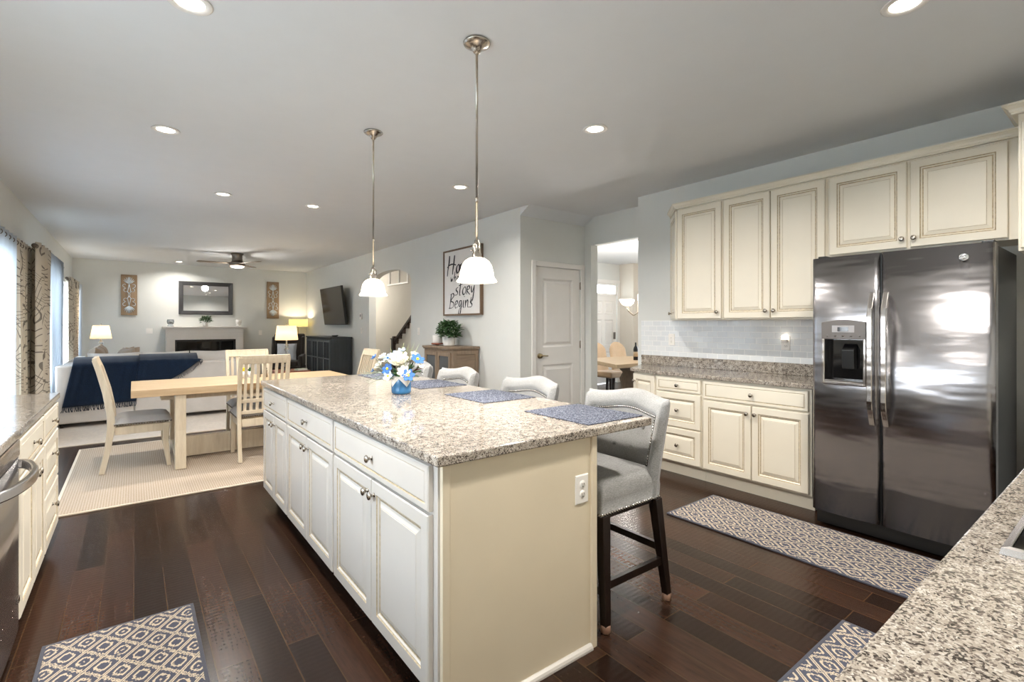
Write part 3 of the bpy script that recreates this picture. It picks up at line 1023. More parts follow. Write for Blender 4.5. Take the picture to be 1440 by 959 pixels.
def crown(name, label, path, prof):
    mb = MB(); n = len(path); P = [Vector(p) for p in path]
    b = 0; k = len(prof)
    for i in range(n):
        d0 = (P[i] - P[i - 1]).normalized() if i > 0 else (P[1] - P[0]).normalized()
        d1 = (P[i + 1] - P[i]).normalized() if i < n - 1 else d0
        n0, n1 = Vector((d0.y, -d0.x)), Vector((d1.y, -d1.x))
        m_ = (n0 + n1)
        m_ = m_ / max(m_.dot(n0), 0.2)
        for (o_, z) in prof:
            mb.v.append((P[i].x + m_.x * o_, P[i].y + m_.y * o_, z))
    for i in range(n - 1):
        for j in range(k):
            l_ = (j + 1) % k
            mb.quad((i * k + j, i * k + l_, (i + 1) * k + l_, (i + 1) * k + j))
    mb.quad([j for j in range(k)]); mb.quad([(n - 1) * k + j for j in range(k)][::-1])
    return tag(mb.build(name, M['cream']), label, 'molding')


crown('crown_molding', 'stepped cream crown molding running along the tops of the right wall cabinets', [(RX - 0.03, 3.0), (UX, 2.731), (UX, 0.446)], [(o, z) for (o, z) in CR])

# tall neighbour of the fridge cabinet at the right edge of the picture
t = cabinet('wall_cabinet', 'deep cream wall cabinet at the right edge of the picture, higher than its neighbours', 0.50, RX - 3.80 - 0.005, 1.735, 2.476,
            [('door', 0.012, 1.75, 0.49, 2.43, [(0.06, 1.80)])], (3.80, 0.442, 0), -PI / 2, 'cream')
crown('crown_molding', 'short cream crown molding at the right edge of the picture, above the deep cabinet', [(RX - 0.005, 0.443), (3.80, 0.443), (3.80, -0.05)], [(o * 1.1, z + 0.0515 + (z - 2.4255) * 0.1) for (o, z) in CR])

# ------------------------------------------------------------------ refrigerator
FY0, FY1, FS, FT = 0.500, 1.388, 1.008, 1.775
f = thing('refrigerator', 'large stainless steel side by side refrigerator with an ice and water dispenser', 'refrigerator', (3.60, FY1, 0), -PI / 2)
# local: x along -Y, front at y=0, depth +y
Wf = FY1 - FY0
ws = FY1 - FS
MB().box(0.004, Wf - 0.004, 0.075, 0.675, 0.02, FT - 0.012).build('case', M['black_side'], f, bevel=0.004)
MB().box(0.01, Wf - 0.01, 0.055, 0.074, 0.015, 0.105).build('base_grille', M['black'], f, bevel=0.003)
# freezer door with a hole for the dispenser: 
dx0, dx1, dz0, dz1 = 0.078, 0.302, 0.965, 1.350
mb = MB()
xs, zs = [0.0, dx0, dx1, ws - 0.004], [0.115, dz0, dz1, FT]


def fridge_door(mb, x0, x1, z0, z1, bulge=0.012, hole=None):
    def yy(x):
        u = (x - x0) / (x1 - x0)
        e = min(u, 1 - u) * (x1 - x0)
        return -bulge * (1 - (2 * u - 1) ** 2) + (0.012 * (1 - min(e / 0.02, 1)) ** 2)
    n = 40
    X = sorted(set([x0 + (x1 - x0) * i / n for i in range(n + 1)] + ([hole[0], hole[1]] if hole else []) + [x0 + 0.004, x0 + 0.01, x1 - 0.004, x1 - 0.01]))
    Z = [z0, z1] if not hole else [z0, hole[2], hole[3], z1]
    b = len(mb.v)
    for x in X:
        for z in Z:
            mb.v.append((x, yy(x), z))
    nz = len(Z)
    for i in range(len(X) - 1):
        for j in range(nz - 1):
            if hole and X[i] >= hole[0] - 1e-6 and X[i + 1] <= hole[1] + 1e-6 and j == 1:
                continue
            a = b + i * nz + j
            mb.quad((a, a + nz, a + nz + 1, a + 1), 0, True)
    # back, sides
    b2 = len(mb.v)
    for x in X:
        for z in (z0, z1):
            mb.v.append((x, 0.068, z))
    for i in range(len(X) - 1):
        a = b2 + i * 2
        mb.quad((a, a + 1, a + 3, a + 2))
        fa, fb = b + i * nz, b + (i + 1) * nz
        mb.quad((fa, a, a + 2, fb)); mb.quad((fa + nz - 1, fb + nz - 1, a + 3, a + 1))
    mb.quad((b, b + nz - 1, b2 + 1, b2)); e = b + (len(X) - 1) * nz; e2 = b2 + (len(X) - 1) * 2
    mb.quad((e, e2, e2 + 1, e + nz - 1))
    if hole:
        for (xa, xb, za, zb, yd) in ((hole[0], hole[1], hole[2], hole[3], 0.066),):
            c = len(mb.v)
            mb.v += [(xa, yy(xa), za), (xb, yy(xb), za), (xb, yy(xb), zb), (xa, yy(xa), zb), (xa, yd, za), (xb, yd, za), (xb, yd, zb), (xa, yd, zb)]
            for q in ((0, 4, 5, 1), (1, 5, 6, 2), (2, 6, 7, 3), (3, 7, 4, 0), (4, 7, 6, 5)):
                mb.quad([c + i for i in q])


fridge_door(mb, 0.002, ws - 0.004, 0.115, FT, 0.012, (dx0, dx1, dz0, dz1))
fd = mb.build('freezer_door', M['steel'], f)
mb = MB(); fridge_door(mb, ws + 0.004, Wf - 0.002, 0.115, FT, 0.016)
rd = mb.build('refrigerator_door', M['steel'], f)
MB().box(ws - 0.003, ws + 0.003, 0.02, 0.07, 0.115, FT).build('door_gasket', M['black'], f)
for hx, par in ((ws - 0.034, fd), (ws + 0.036, rd)):
    pts = []
    for i in range(17):
        u = i / 16
        pts.append((hx, -0.02 - 0.052 * min(1, math.sin(PI * u) * 2.2), 0.72 + 0.815 * u))
    MB().sweep(pts, 0.030, 0.016, (1, 0, 0)).build('handle', M['steel_smooth'], par, bevel=0.005)
for hx in (0.03, Wf - 0.06):
    MB().box(hx, hx + 0.05, 0.02, 0.12, FT + 0.001, FT + 0.014).build('hinge_cover', M['black'], f, bevel=0.003)
# dispenser
dp = thing('dispenser', 'x', 'x', (0, 0, 0)); del dp['label']; del dp['category']; dp.parent = f
mbd = MB()
xc0, xc1 = dx0 - 0.012, dx1 + 0.012
fr_o = []
for (x, z) in ((xc0, dz0 - 0.012), (xc1, dz0 - 0.012), (xc1, dz1 + 0.012), (xc0, dz1 + 0.012)):
    fr_o.append((x, z))
mbd.box(xc0, dx0 + 0.006, -0.022, 0.0, dz0 - 0.012, dz1 + 0.0).box(dx1 - 0.006, xc1, -0.022, 0.0, dz0 - 0.012, dz1 + 0.0).box(dx0, dx1, -0.026, 0.0, dz0 - 0.014, dz0 + 0.008)
mbd.build('bezel', M['steel_smooth'], dp, bevel=0.006)
pts = []
mbp = MB()
arc = [(xc0, dz1 - 0.105)] + [(xc0 + (xc1 - xc0) * i / 12, dz1 + 0.002 + 0.016 * math.sin(PI * i / 12)) for i in range(13)] + [(xc1, dz1 - 0.105)]
mbp.prism(arc, 'y', -0.024, 0.03)
mbp.build('control_panel', M['grey_plastic'], dp, bevel=0.003)
MB().box(dx0 + 0.05, dx1 - 0.05, -0.0265, -0.024, dz1 - 0.062, dz1 - 0.018).build('display_plate', plain('pale_grey_panel', '#9c9a9c', 0.5), dp)
MB().box(dx0 + 0.082, dx1 - 0.082, -0.028, -0.0265, dz1 - 0.054, dz1 - 0.028).build('display', M['black_glass'], dp)
for i in range(5):
    MB().lathe([(0, -0.0255), (0.006, -0.0255), (0.006, -0.024)], (dx0 + 0.022 + i * 0.045, 0, dz1 - 0.085), 10, axis='y').build('button', M['grey_plastic'], dp)
MB().box(dx0 + 0.002, dx1 - 0.002, 0.055, 0.0655, dz0 + 0.002, dz1 - 0.11).build('recess_back', M['black_glass'], dp)
MB().prism([(-0.005, dz0 + 0.21), (0.05, dz0 + 0.25), (0.05, dz0 + 0.09), (0.008, dz0 + 0.09)], 'x', dx0 + 0.095, dx0 + 0.165).build('paddle', M['black'], dp, bevel=0.004)
MB().box(dx0 + 0.004, dx1 - 0.004, -0.016, 0.05, dz0 + 0.009, dz0 + 0.016).build('drip_tray', M['steel_smooth'], dp)
# round badge on the right door
bx, bz = Wf - 0.125, 1.705
bd = MB().lathe([(0, -0.004), (0.019, -0.004), (0.022, 0.0), (0.022, 0.004)], (bx, -0.018, bz), 24, axis='y')
bd.tube([(bx + 0.0165 * math.cos(a), -0.0225, bz + 0.0165 * math.sin(a)) for a in [2 * PI * i / 24 for i in range(24)]], 0.0016, 6, closed=True)
bd.tube([(bx - 0.002 + 0.006 * math.cos(a), -0.0225, bz + 0.004 + 0.006 * math.sin(a)) for a in [0.6 + 4.6 * i / 12 for i in range(13)]] + [(bx + 0.004, -0.0225, bz - 0.008)], 0.0016, 6)
bd.tube([(bx + 0.009, -0.0225, bz + 0.007), (bx + 0.004, -0.0225, bz + 0.003), (bx + 0.009, -0.0225, bz), (bx + 0.004, -0.0225, bz - 0.004), (bx + 0.010, -0.0225, bz - 0.007)], 0.0015, 6)
bd.build('badge', M['chrome'], rd)

# ------------------------------------------------------------------ left run
KX = -0.39
cabinet('base_cabinet', 'cream base cabinet with three stacked drawers at the far end of the left counter', 0.598, KX - LX - 0.006, 0.11, 0.878,
        [('drawer', 0.012, 0.715, 0.586, 0.862, [(0.30, 0.788)]), ('drawer', 0.012, 0.425, 0.586, 0.702, [(0.30, 0.60)]), ('drawer', 0.012, 0.125, 0.586, 0.412, [(0.30, 0.31)])],
        (KX, 3.535, 0), PI / 2, 'cream', 0.11)
cabinet('base_cabinet', 'cream base cabinet with a drawer over two doors beside the dishwasher', 0.708, KX - LX - 0.006, 0.11, 0.878,
        [('drawer', 0.012, 0.715, 0.696, 0.862, [(0.354, 0.788)])] + pair(0.708, 0.125, 0.70, 0.645), (KX, 2.826, 0), PI / 2, 'cream', 0.11)
dw = thing('dishwasher', 'stainless steel dishwasher with a curved bar handle at the left edge', 'dishwasher', (KX, 2.222, 0), PI / 2)
MB().box(0.004, 0.598, 0.005, 0.58, 0.02, 0.872).build('tub', M['black_side'], dw)
MB().box(0.01, 0.592, 0.03, 0.05, 0.0, 0.10).build('toe_kick', M['black'], dw)
mb = MB(); fridge_door(mb, 0.004, 0.598, 0.105, 0.80, 0.004); mb2 = mb.build('door', M['steel'], dw)
mb2.location = (0, -0.02, 0)
MB().box(0.004, 0.598, -0.022, 0.004, 0.802, 0.872).build('control_strip', M['steel_smooth'], dw, bevel=0.006)
pts = [(0.03 + 0.54 * i / 30, -0.020 - 0.075 * math.sin(PI * i / 30) ** 0.55, 0.775) for i in range(31)]
MB().sweep(pts, 0.036, 0.022, (0, 0, 1)).build('handle', M['steel_smooth'], dw, bevel=0.006)
MB().box(0.53, 0.57, -0.026, -0.021, 0.22, 0.245).build('badge', M['chrome'], dw, bevel=0.002)
cabinet('base_cabinet', 'cream sink base cabinet nearest the camera along the left window wall', 0.90, KX - LX - 0.006, 0.11, 0.878,
        [('drawer', 0.012, 0.715, 0.888, 0.862, [])] + pair(0.90, 0.125, 0.70, 0.645), (KX, 1.318, 0), PI / 2, 'cream', 0.11)
countertop('granite_worktop', 'speckled granite worktop with window glare along the left wall', [(LX + 0.003, 0.235), (-0.365, 0.235), (-0.365, 4.165), (LX + 0.003, 4.165)], 0.8795, 0.914)

# ------------------------------------------------------------------ counter beside the camera with the cooktop
countertop('granite_worktop', 'speckled granite worktop filling the lower right corner, holding the cooktop', [(LX + 0.003, NY + 0.003), (RX - 0.003, NY + 0.003), (RX - 0.003, 0.232), (LX + 0.003, 0.232)], 0.8795, 0.914)
for i, (x1_, w) in enumerate(((1.2, 0.9), (2.12, 0.9), (3.04, 0.9))):
    lab = ['cream base cabinet under the near counter left of the cooktop', 'cream base cabinet under the cooktop in the near counter', 'cream base cabinet under the near counter right of the cooktop'][i]
    cabinet('base_cabinet', lab, w, 0.59, 0.11, 0.878, [('drawer', 0.012, 0.715, w - 0.012, 0.862, [(w / 2, 0.788)])] + pair(w, 0.125, 0.70, 0.645), (x1_, 0.205, 0), PI, 'cream', 0.11)
ck = thing('cooktop', 'stainless rimmed black glass cooktop set in the near granite counter', 'cooktop', (1.262, 0.172, 0.9145))
MB().rings(0.76, 0.50, [(0, 0, 0), (0.003, 0.012, 0), (0.013, 0.014, 0), (0.016, 0.008, 0)], (0, -0.50, 0), (1, 0, 0), (0, 1, 0), (0, 0, 1)).build('rim', M['steel_smooth'], ck)
MB().box(0.0165, 0.7435, -0.4835, -0.0165, 0.0085, 0.011).build('glass_top', M['black_glass'], ck)
for (x, y, r) in ((0.19, -0.14, 0.09), (0.19, -0.35, 0.07), (0.57, -0.14, 0.07), (0.57, -0.35, 0.09)):
    MB().tube([(x + r * math.cos(a), y + r * math.sin(a), 0.0112) for a in [2 * PI * i / 32 for i in range(32)]], 0.001, 6, closed=True).build('burner_ring', M['grey_plastic'], ck)

# ------------------------------------------------------------------ recessed downlights, pendants, fan
def downlight(x, y, label, watts=DOWN, color=WARM):
    t = thing('recessed_downlight', label, 'ceiling light', (x, y, CZ), 0, 'recessed ceiling lights')
    MB().lathe([(0.058, -0.001), (0.086, -0.001), (0.088, -0.004), (0.082, -0.007), (0.060, -0.006), (0.058, -0.001)], (0, 0, 0), 28).build('trim_ring', M['white_trim'], t)
    MB().lathe([(0, -0.002), (0.0575, -0.002), (0.0575, -0.0012)], (0, 0, 0), 24).build('lens', M['lens'], t)
    lamp('downlight_lamp', 'AREA', (0, 0, -0.012), watts, color, 0.11, t, math.radians(150))
    return t


downlight(0.183, 4.33, 'lit recessed ceiling light left of the pendants, over the walkway')
downlight(0.764, 6.09, 'lit recessed ceiling light over the dining table, left one of the two')
downlight(1.684, 6.06, 'lit recessed ceiling light over the dining table, right one of the two')
downlight(2.64, 4.30, 'lit recessed ceiling light near the pantry wall, seen beside the nearer pendant rod')
downlight(2.625, 2.435, 'lit recessed ceiling light over the aisle in front of the cream wall cabinets', DOWN * 1.2)
downlight(0.80, 13.20, 'small lit recessed ceiling light above the mirror in the living room', 13)
downlight(0.195, 2.56, 'recessed ceiling light cut by the top edge, at the left of the picture')
downlight(2.68, 0.66, 'recessed ceiling light cut by the top edge, at the right of the picture', DOWN * 1.4)
downlight(0.25, 0.75, 'recessed ceiling light just above the camera', DOWN * 1.25)


def pendant(x, y, label):
    t = thing('pendant_lamp', label, 'lamp', (x, y, CZ), 0, 'pendants over the island')
    MB().lathe([(0.066, -0.001), (0.069, -0.006), (0.066, -0.012), (0.05, -0.022), (0.030, -0.032), (0.022, -0.044), (0.013, -0.056), (0.0, -0.058)], (0, 0, 0), 28).build('canopy', M['nickel'], t)
    MB().lathe([(0, -1.005), (0.0062, -1.005), (0.0062, -0.80), (0.0078, -0.80), (0.0078, -0.77), (0.0062, -0.77), (0.0062, -0.06), (0.009, -0.06), (0.009, -0.05), (0, -0.05)], (0, 0, 0), 14).build('rod', M['nickel'], t)
    sk = MB().lathe([(0, -0.985), (0.012, -0.985), (0.014, -1.0), (0.019, -1.005), (0.021, -1.012), (0.021, -1.05), (0.024, -1.052), (0.024, -1.068), (0.030, -1.075), (0.0, -1.075)], (0, 0, 0), 20)
    for a in range(3):
        aa = a * 2 * PI / 3 + 0.4
        sk.tube([(0.022 * math.cos(aa), 0.022 * math.sin(aa), -1.035), (0.032 * math.cos(aa), 0.032 * math.sin(aa), -1.035)], 0.004, 8)
    sk.build('socket', M['nickel'], t)
    MB().lathe([(0.022, -1.072), (0.040, -1.076), (0.060, -1.090), (0.074, -1.112), (0.083, -1.145), (0.087, -1.172), (0.098, -1.186), (0.101, -1.192), (0.097, -1.195), (0.083, -1.182), (0.079, -1.145), (0.070, -1.115), (0.055, -1.094), (0.022, -1.078), (0.022, -1.072)], (0, 0, 0), 36).build('glass_shade', M['shade_glass'], t)
    lamp('pendant_bulb_light', 'POINT', (0, 0, -1.15), 30, WARM, 0.03, t)


pendant(1.355, 2.05, 'brushed nickel rod pendant with a lit white bell shade nearest the camera')
pendant(1.385, 3.46, 'brushed nickel rod pendant with a lit white bell shade toward the dining table')

t = thing('ceiling_fan', 'low profile nickel ceiling fan with brown blades and a glowing light in the living room', 'fan', (1.62, 11.0, CZ))
MB().lathe([(0.11, -0.001), (0.115, -0.02), (0.095, -0.035), (0.09, -0.10), (0.10, -0.16), (0.0, -0.16)], seg=28).build('mount', M['fan_metal'], t)
MB().lathe([(0, -0.155), (0.10, -0.16), (0.135, -0.185), (0.14, -0.225), (0.125, -0.245), (0, -0.245)], seg=28).build('motor_housing', M['fan_metal'], t)
MB().lathe([(0.122, -0.246), (0.115, -0.262), (0.08, -0.278), (0, -0.284)], seg=28).build('light_bowl', M['fan_lens'], t)
for ang in (175, 295, 55):
    a = math.radians(ang); ca, sa = math.cos(a), math.sin(a)
    mb = MB()

    def blade(u, v, ca=ca, sa=sa):
        r = 0.12 + 0.56 * u
        hw = (0.055 + 0.02 * u) * (1 if u < 0.9 else math.sqrt(max(0.02, 1 - ((u - 0.9) / 0.1) ** 2)))
        w = (v - 0.5) * 2 * hw
        return (ca * r - sa * w, sa * r + ca * w, -0.195 + 0.10 * w)
    mb.grid(blade, 16, 4)
    bl = mb.build('blade', M['fan_blade'], t, solid=0.008)
lamp('fan_lamp', 'POINT', (0, 0, -0.36), 14, WARM, 0.08, t)

# ------------------------------------------------------------------ counter stools
def stool_proto():
    t = thing('counter_stool', 'x', 'stool', (0, 0, 0))
    # seat
    mb = MB()

    def top(u, v):
        x = -0.235 + 0.41 * u; y = (v - 0.5) * 0.478
        e = (1 - (2 * u - 1) ** 8) * (1 - (2 * v - 1) ** 8)
        return (x, y, 0.615 + 0.045 * max(e, 0) ** 0.5)
    mb.grid(top, 20, 20)
    b = len(mb.v); n = 20
    ring = [j for j in range(n + 1)] + [(n + 1) * k + n for k in range(1, n + 1)] + [(n + 1) * n + n - k for k in range(1, n + 1)] + [(n + 1) * (n - k) for k in range(1, n)]
    for lev, z in enumerate((0.57, 0.505)):
        for i in ring:
            x, y, _ = mb.v[i]
            k = 1.015 if lev == 0 else 1.0
            mb.v.append((x * k, y * k, z))
    m = len(ring)
    for i in range(m):
        j = (i + 1) % m
        mb.quad((ring[j], ring[i], b + i, b + j), 0, True)
        mb.quad((b + j, b + i, b + m + i, b + m + j), 0, True)
    mb.quad([b + m + i for i in range(m)])
    mb.build('seat', M['linen'], t)

    # back
    def ztop(u):
        return 0.962 + 0.034 * math.exp(-(u / 0.52) ** 2) + 0.014 * abs(u) ** 6

    def P(u, v, side):
        zt = ztop(u)
        z = 0.508 + (zt - 0.508) * v
        hw = 0.246 + 0.018 * v
        y = u * hw
        x = 0.195 + 0.115 * v ** 1.25 - (0.055 + 0.03 * v) * abs(u) ** 2.6
        th = 0.042 * (max(0.0, 1 - abs(u) ** 10)) ** 0.5 * (max(0.0, 1 - v ** 14)) ** 0.5
        if side < 0:
            bord = 0.024 if (abs(u) > 0.80 or v > 0.86) else 0.0
            if bord == 0:
                q = math.sin(u * 2.2 * PI) * math.sin(v * 2.5 * PI)
                bord = 0.004 * q
            return (x - th - (bord if th > 0.01 else 0), y, z)
        return (x + th, y, z)
    mb = MB()
    mb.grid(lambda a, c: P(1 - 2 * a, c, -1), 40, 30)
    mb.grid(lambda a, c: P(2 * a - 1, c, 1), 40, 30)
    mb.build('backrest', M['linen'], t)
    nb = MB(); pts = []
    for i in range(24):
        for s in (-1, 1):
            pts.append((s * 0.745, 0.16 + 0.655 * i / 24))
    for i in range(33):
        pts.append((-0.745 + 1.49 * i / 32, 0.815))
    for (u, v) in pts:
        x, y, z = P(u, v, -1)
        nb.ball((x - 0.004, y, z), 0.0068, 8)
    nb.build('back_nailheads', M['nail'], t)
    nb = MB()
    for i in range(30):
        y = -0.234 + 0.468 * i / 29
        nb.ball((-0.237, y, 0.514), 0.0075, 8)
    for i in range(26):
        x = -0.23 + 0.40 * i / 25
        for s in (-1, 1):
            nb.ball((x, s * 0.2405, 0.514), 0.0075, 8)
    nb.build('seat_nailheads', M['nail'], t)
    for (u, v) in ((-0.45, 0.66), (0.0, 0.70), (0.45, 0.66), (-0.22, 0.42), (0.22, 0.42)):
        x, y, z = P(u, v, -1)
        MB().ball((x - 0.002, y, z), (0.006, 0.012, 0.012), 10).build('tuft_button', M['linen'], t)
    for s in (-1, 1):
        for (xt, xb) in ((-0.205, -0.205), (0.165, 0.225)):
            yb = s * 0.238 if xt < 0 else s * 0.245
            l_ = MB().sweep([(xt, s * 0.222, 0.504), (xb, yb, 0.03)], [0.048, 0.034], [0.048, 0.034], (0, 1, 0)).build('leg', M['espresso'], t, bevel=0.003)
            MB().lathe([(0.020, 0.001), (0.022, 0.004), (0.022, 0.032), (0.019, 0.034)], (xb, yb, 0), 14).build('foot_pad', M['rubber'], l_)

    def at(xt, xb, yb, s, z):
        k = (0.504 - z) / 0.474
        return (xt + (xb - xt) * k, s * (0.222 + (abs(yb) - 0.222) * k), z)
    for s in (-1, 1):
        MB().bar(at(-0.205, -0.205, 0.238, s, 0.20), at(0.165, 0.225, 0.245, s, 0.20), 0.022, 0.034).build('stretcher', M['espresso'], t)
    MB().bar(at(-0.205, -0.205, 0.238, -1, 0.17), at(-0.205, -0.205, 0.238, 1, 0.17), 0.022, 0.034).build('stretcher', M['espresso'], t)
    MB().bar(at(0.165, 0.225, 0.245, -1, 0.26), at(0.165, 0.225, 0.245, 1, 0.26), 0.022, 0.034).build('stretcher', M['espresso'], t)
    MB().box(-0.215, 0.20, -0.225, 0.225, 0.485, 0.504).build('seat_base', M['espresso'], t)
    return t


st0 = stool_proto()
for i, (y, lab) in enumerate(((1.685, 'grey upholstered counter stool nearest the camera with dark legs in full view'),
                              (2.487, 'grey upholstered counter stool second from the camera behind the island worktop'),
                              (3.40, 'grey upholstered counter stool third from the camera, in front of the wooden cabinet'),
                              (4.16, 'grey upholstered counter stool at the far end of the island, partly behind the flowers'))):
    s = st0 if i == 0 else copy_tree(st0)
    s.location = (1.83 + 0.008 * i, y, 0); s['label'] = lab; s['group'] = 'counter stools along the island'

# placemats
PM = [((1.505, 1.868, 1.435, 1.86), 'blue grey woven placemat nearest the camera on the island'),
      ((1.487, 1.85, 2.18, 2.605), 'blue grey woven placemat second from the camera on the island'),
      ((1.49, 1.85, 2.925, 3.35), 'blue grey woven placemat third from the camera, right of the vase'),
      ((1.49, 1.85, 3.64, 4.065), 'blue grey woven placemat at the far end of the island behind the flowers')]
for (x0, x1, y0, y1), lab in PM:
    t = thing('placemat', lab, 'placemat', ((x0 + x1) / 2, (y0 + y1) / 2, 0.9146), 0, 'placemats on the island')
    hx, hy = (x1 - x0) / 2, (y1 - y0) / 2
    mb = MB()
    n = 24
    for i in range(n):
        a = -hy + 2 * hy * i / n; c = a + 2 * hy / n
        mb.tube([(-hx, (a + c) / 2, 0.0025), (hx, (a + c) / 2, 0.0025)], [0.0024, 0.0024], 6)
    mb.box(-hx, hx, -hy, hy, 0.0006, 0.0032)
    mb.build('placemat', M['placemat'], t)

# ------------------------------------------------------------------ vase with flowers on the island
VXY = (1.305, 2.815)
t = thing('flower_vase', 'blue and white ceramic vase on the granite island', 'vase', (VXY[0], VXY[1], 0.9146))
R = 0.060
mb = MB()
seg = 48
prof = [(0.0, 0.001), (R * 0.85, 0.001), (R * 0.97, 0.006), (R, 0.02), (R, 0.108), (R * 0.97, 0.112), (R * 0.92, 0.110), (R * 0.92, 0.05), (0, 0.05)]
mb.lathe(prof, (0, 0, 0), seg)
mb.build('vase_body', M['blue_ceramic'], t)
mb = MB()


def glaze_z(a):
    k = (a / (2 * PI) * 4) % 1.0
    return 0.045 + 0.05 * abs(2 * k - 1)


def band(u, v):
    a = 2 * PI * u + 0.9
    zb = glaze_z(a - 0.9)
    z = zb + (0.1125 - zb) * v
    return ((R + 0.0012) * math.cos(a), (R + 0.0012) * math.sin(a), z)


mb.grid(band, 64, 4)
mb.build('white_glaze', M['white_ceramic'], t, solid=0.0012)

bq = thing('flower_bouquet', 'white and blue artificial flowers standing in the blue vase', 'flowers', (VXY[0], VXY[1], 0.9146 + 0.085))
VD = Vector((-math.sin(YAW), -math.cos(YAW), 0))    # toward the front of the arrangement
SD = Vector((math.cos(YAW), -math.sin(YAW), 0))


def bp(side, depth, z):
    return SD * side + VD * depth + Vector((0, 0, z))


def stem(mb, p, m=0, r=0.0018):
    a = Vector((p.x * 0.12, p.y * 0.12, -0.02))
    c = (a + p) / 2 + Vector((p.x * 0.08, p.y * 0.08, 0.02))
    mb.tube([a, c, p], r, 6, m)


def flower(name, p, r, npet, petal, center, cup=0.3, nrm=None, layers=1):
    nrm = (nrm or (p * 1.0 + Vector((0, 0, 0.06)) + VD * 0.10)).normalized()
    q = nrm.to_track_quat('Z', 'Y')
    mb = MB()
    for L in range(layers):
        rr = r * (1 - 0.28 * L)
        cp = cup + 0.35 * L
        for k in range(npet):
            a = 2 * PI * k / npet + L * 0.5 + random.uniform(-0.1, 0.1)

            def pet(u, v, a=a, rr=rr, cp=cp):
                l = v * rr
                w = (u - 0.5) * 2 * rr * 0.45 * math.sin(PI * min(0.93, 0.15 + 0.85 * v)) ** 0.7
                zz = cp * rr * v ** 1.6 - 0.12 * rr * abs(2 * u - 1) ** 2 * (1 - v) + 0.003
                x, y = math.cos(a) * l - math.sin(a) * w, math.sin(a) * l + math.cos(a) * w
                return p + q @ Vector((x, y, zz))
            mb.grid(pet, 4, 5, 0)
    cpt = p + q @ Vector((0, 0, 0.006))
    mb.ball(tuple(cpt), r * 0.22 if layers == 1 else r * 0.4, 8, 1)
    stem(mb, p, 2)
    return mb.build(name, [petal, center, M['sage']], bq, solid=0.001)


W_, B_, PB_, Y_ = M['petal_white'], M['petal_blue'], M['petal_pale'], M['yellow']
flower('rose', bp(-0.005, 0.035, 0.105), 0.062, 7, W_, W_, 0.7, layers=3)
flower('rose', bp(0.028, 0.06, 0.045), 0.040, 7, W_, W_, 0.6, layers=2)
flower('blue_daisy', bp(0.105, 0.03, 0.125), 0.044, 6, B_, Y_, 0.15)
flower('blue_daisy', bp(-0.070, 0.055, 0.068), 0.038, 6, B_, Y_, 0.2)
flower('blue_daisy', bp(0.058, 0.075, 0.032), 0.040, 6, B_, Y_, 0.15)
flower('blue_daisy', bp(-0.165, 0.0, 0.135), 0.024, 6, B_, B_, 0.3)
flower('blue_daisy', bp(-0.165, 0.02, 0.055), 0.014, 5, B_, B_, 0.5)
flower('pale_daisy', bp(-0.060, 0.078, 0.028), 0.032, 5, PB_, Y_, 0.3)
flower('pale_daisy', bp(-0.035, 0.01, 0.150), 0.032, 6, PB_, B_, 0.4)
flower('pale_daisy', bp(-0.075, 0.02, 0.130), 0.030, 6, PB_, B_, 0.4)
flower('pale_daisy', bp(0.0, -0.02, 0.175), 0.026, 5, PB_, PB_, 0.4)
flower('white_blossom', bp(-0.105, 0.015, 0.135), 0.026, 6, W_, W_, 0.6, layers=2)
flower('white_blossom', bp(-0.125, 0.03, 0.085), 0.030, 6, W_, W_, 0.5, layers=2)
flower('white_blossom', bp(0.075, -0.01, 0.145), 0.026, 6, W_, W_, 0.6, layers=2)
flower('white_blossom', bp(0.125, 0.035, 0.085), 0.022, 5, W_, W_, 0.4)
flower('white_blossom', bp(-0.02, -0.04, 0.15), 0.028, 5, W_, W_, 0.5)
flower('white_blossom', bp(0.05, -0.03, 0.11), 0.034, 6, W_, W_, 0.5, layers=2)
flower('white_blossom', bp(-0.09, -0.03, 0.11), 0.032, 6, W_, W_, 0.5, layers=2)


def leaf(mb, base, tip, w, m=0, sag=0.0):
    base, tip = Vector(base), Vector(tip)
    d = tip - base; L = d.length; d.normalize()
    sd = d.cross(Vector((0, 0, 1)))
    if sd.length < 0.05:
        sd = Vector((1, 0, 0))
    sd.normalize(); up = sd.cross(d)

    def g(u, v):
        ww = w * math.sin(PI * (0.08 + 0.90 * v)) ** 0.8
        return base + d * (L * v) + sd * ((u - 0.5) * 2 * ww) + up * (-abs(u - 0.5) * w * 0.5 + sag * math.sin(PI * v))
    mb.grid(g, 2, 6, m)


for (tips, mat, nm) in (
        ([(-0.13, 0.06, 0.05), (-0.10, 0.07, 0.02), (-0.15, 0.05, 0.09)], 'sage', 'leaf_spray'),
        ([(0.115, 0.06, 0.03), (0.09, 0.075, 0.0), (0.13, 0.05, 0.06)], 'leaf', 'leaf_spray'),
        ([(0.0, 0.085, 0.03), (-0.03, 0.08, 0.05), (-0.09, 0.08, 0.01), (0.09, 0.05, 0.09)], 'leaf', 'leaf_spray'),
        ([(0.14, 0.03, 0.075), (0.125, 0.05, 0.055), (0.145, 0.02, 0.09)], 'burgundy', 'burgundy_sprig')):
    mb = MB()
    for tp in tips:
        p = bp(*tp)
        leaf(mb, p * 0.35, p, 0.017, 0, 0.01)
        leaf(mb, p * 0.6, p * 0.9 + Vector((0, 0, 0.03)), 0.012, 0, 0.005)
    mb.build(nm, M[mat], bq, solid=0.001)
mb = MB()
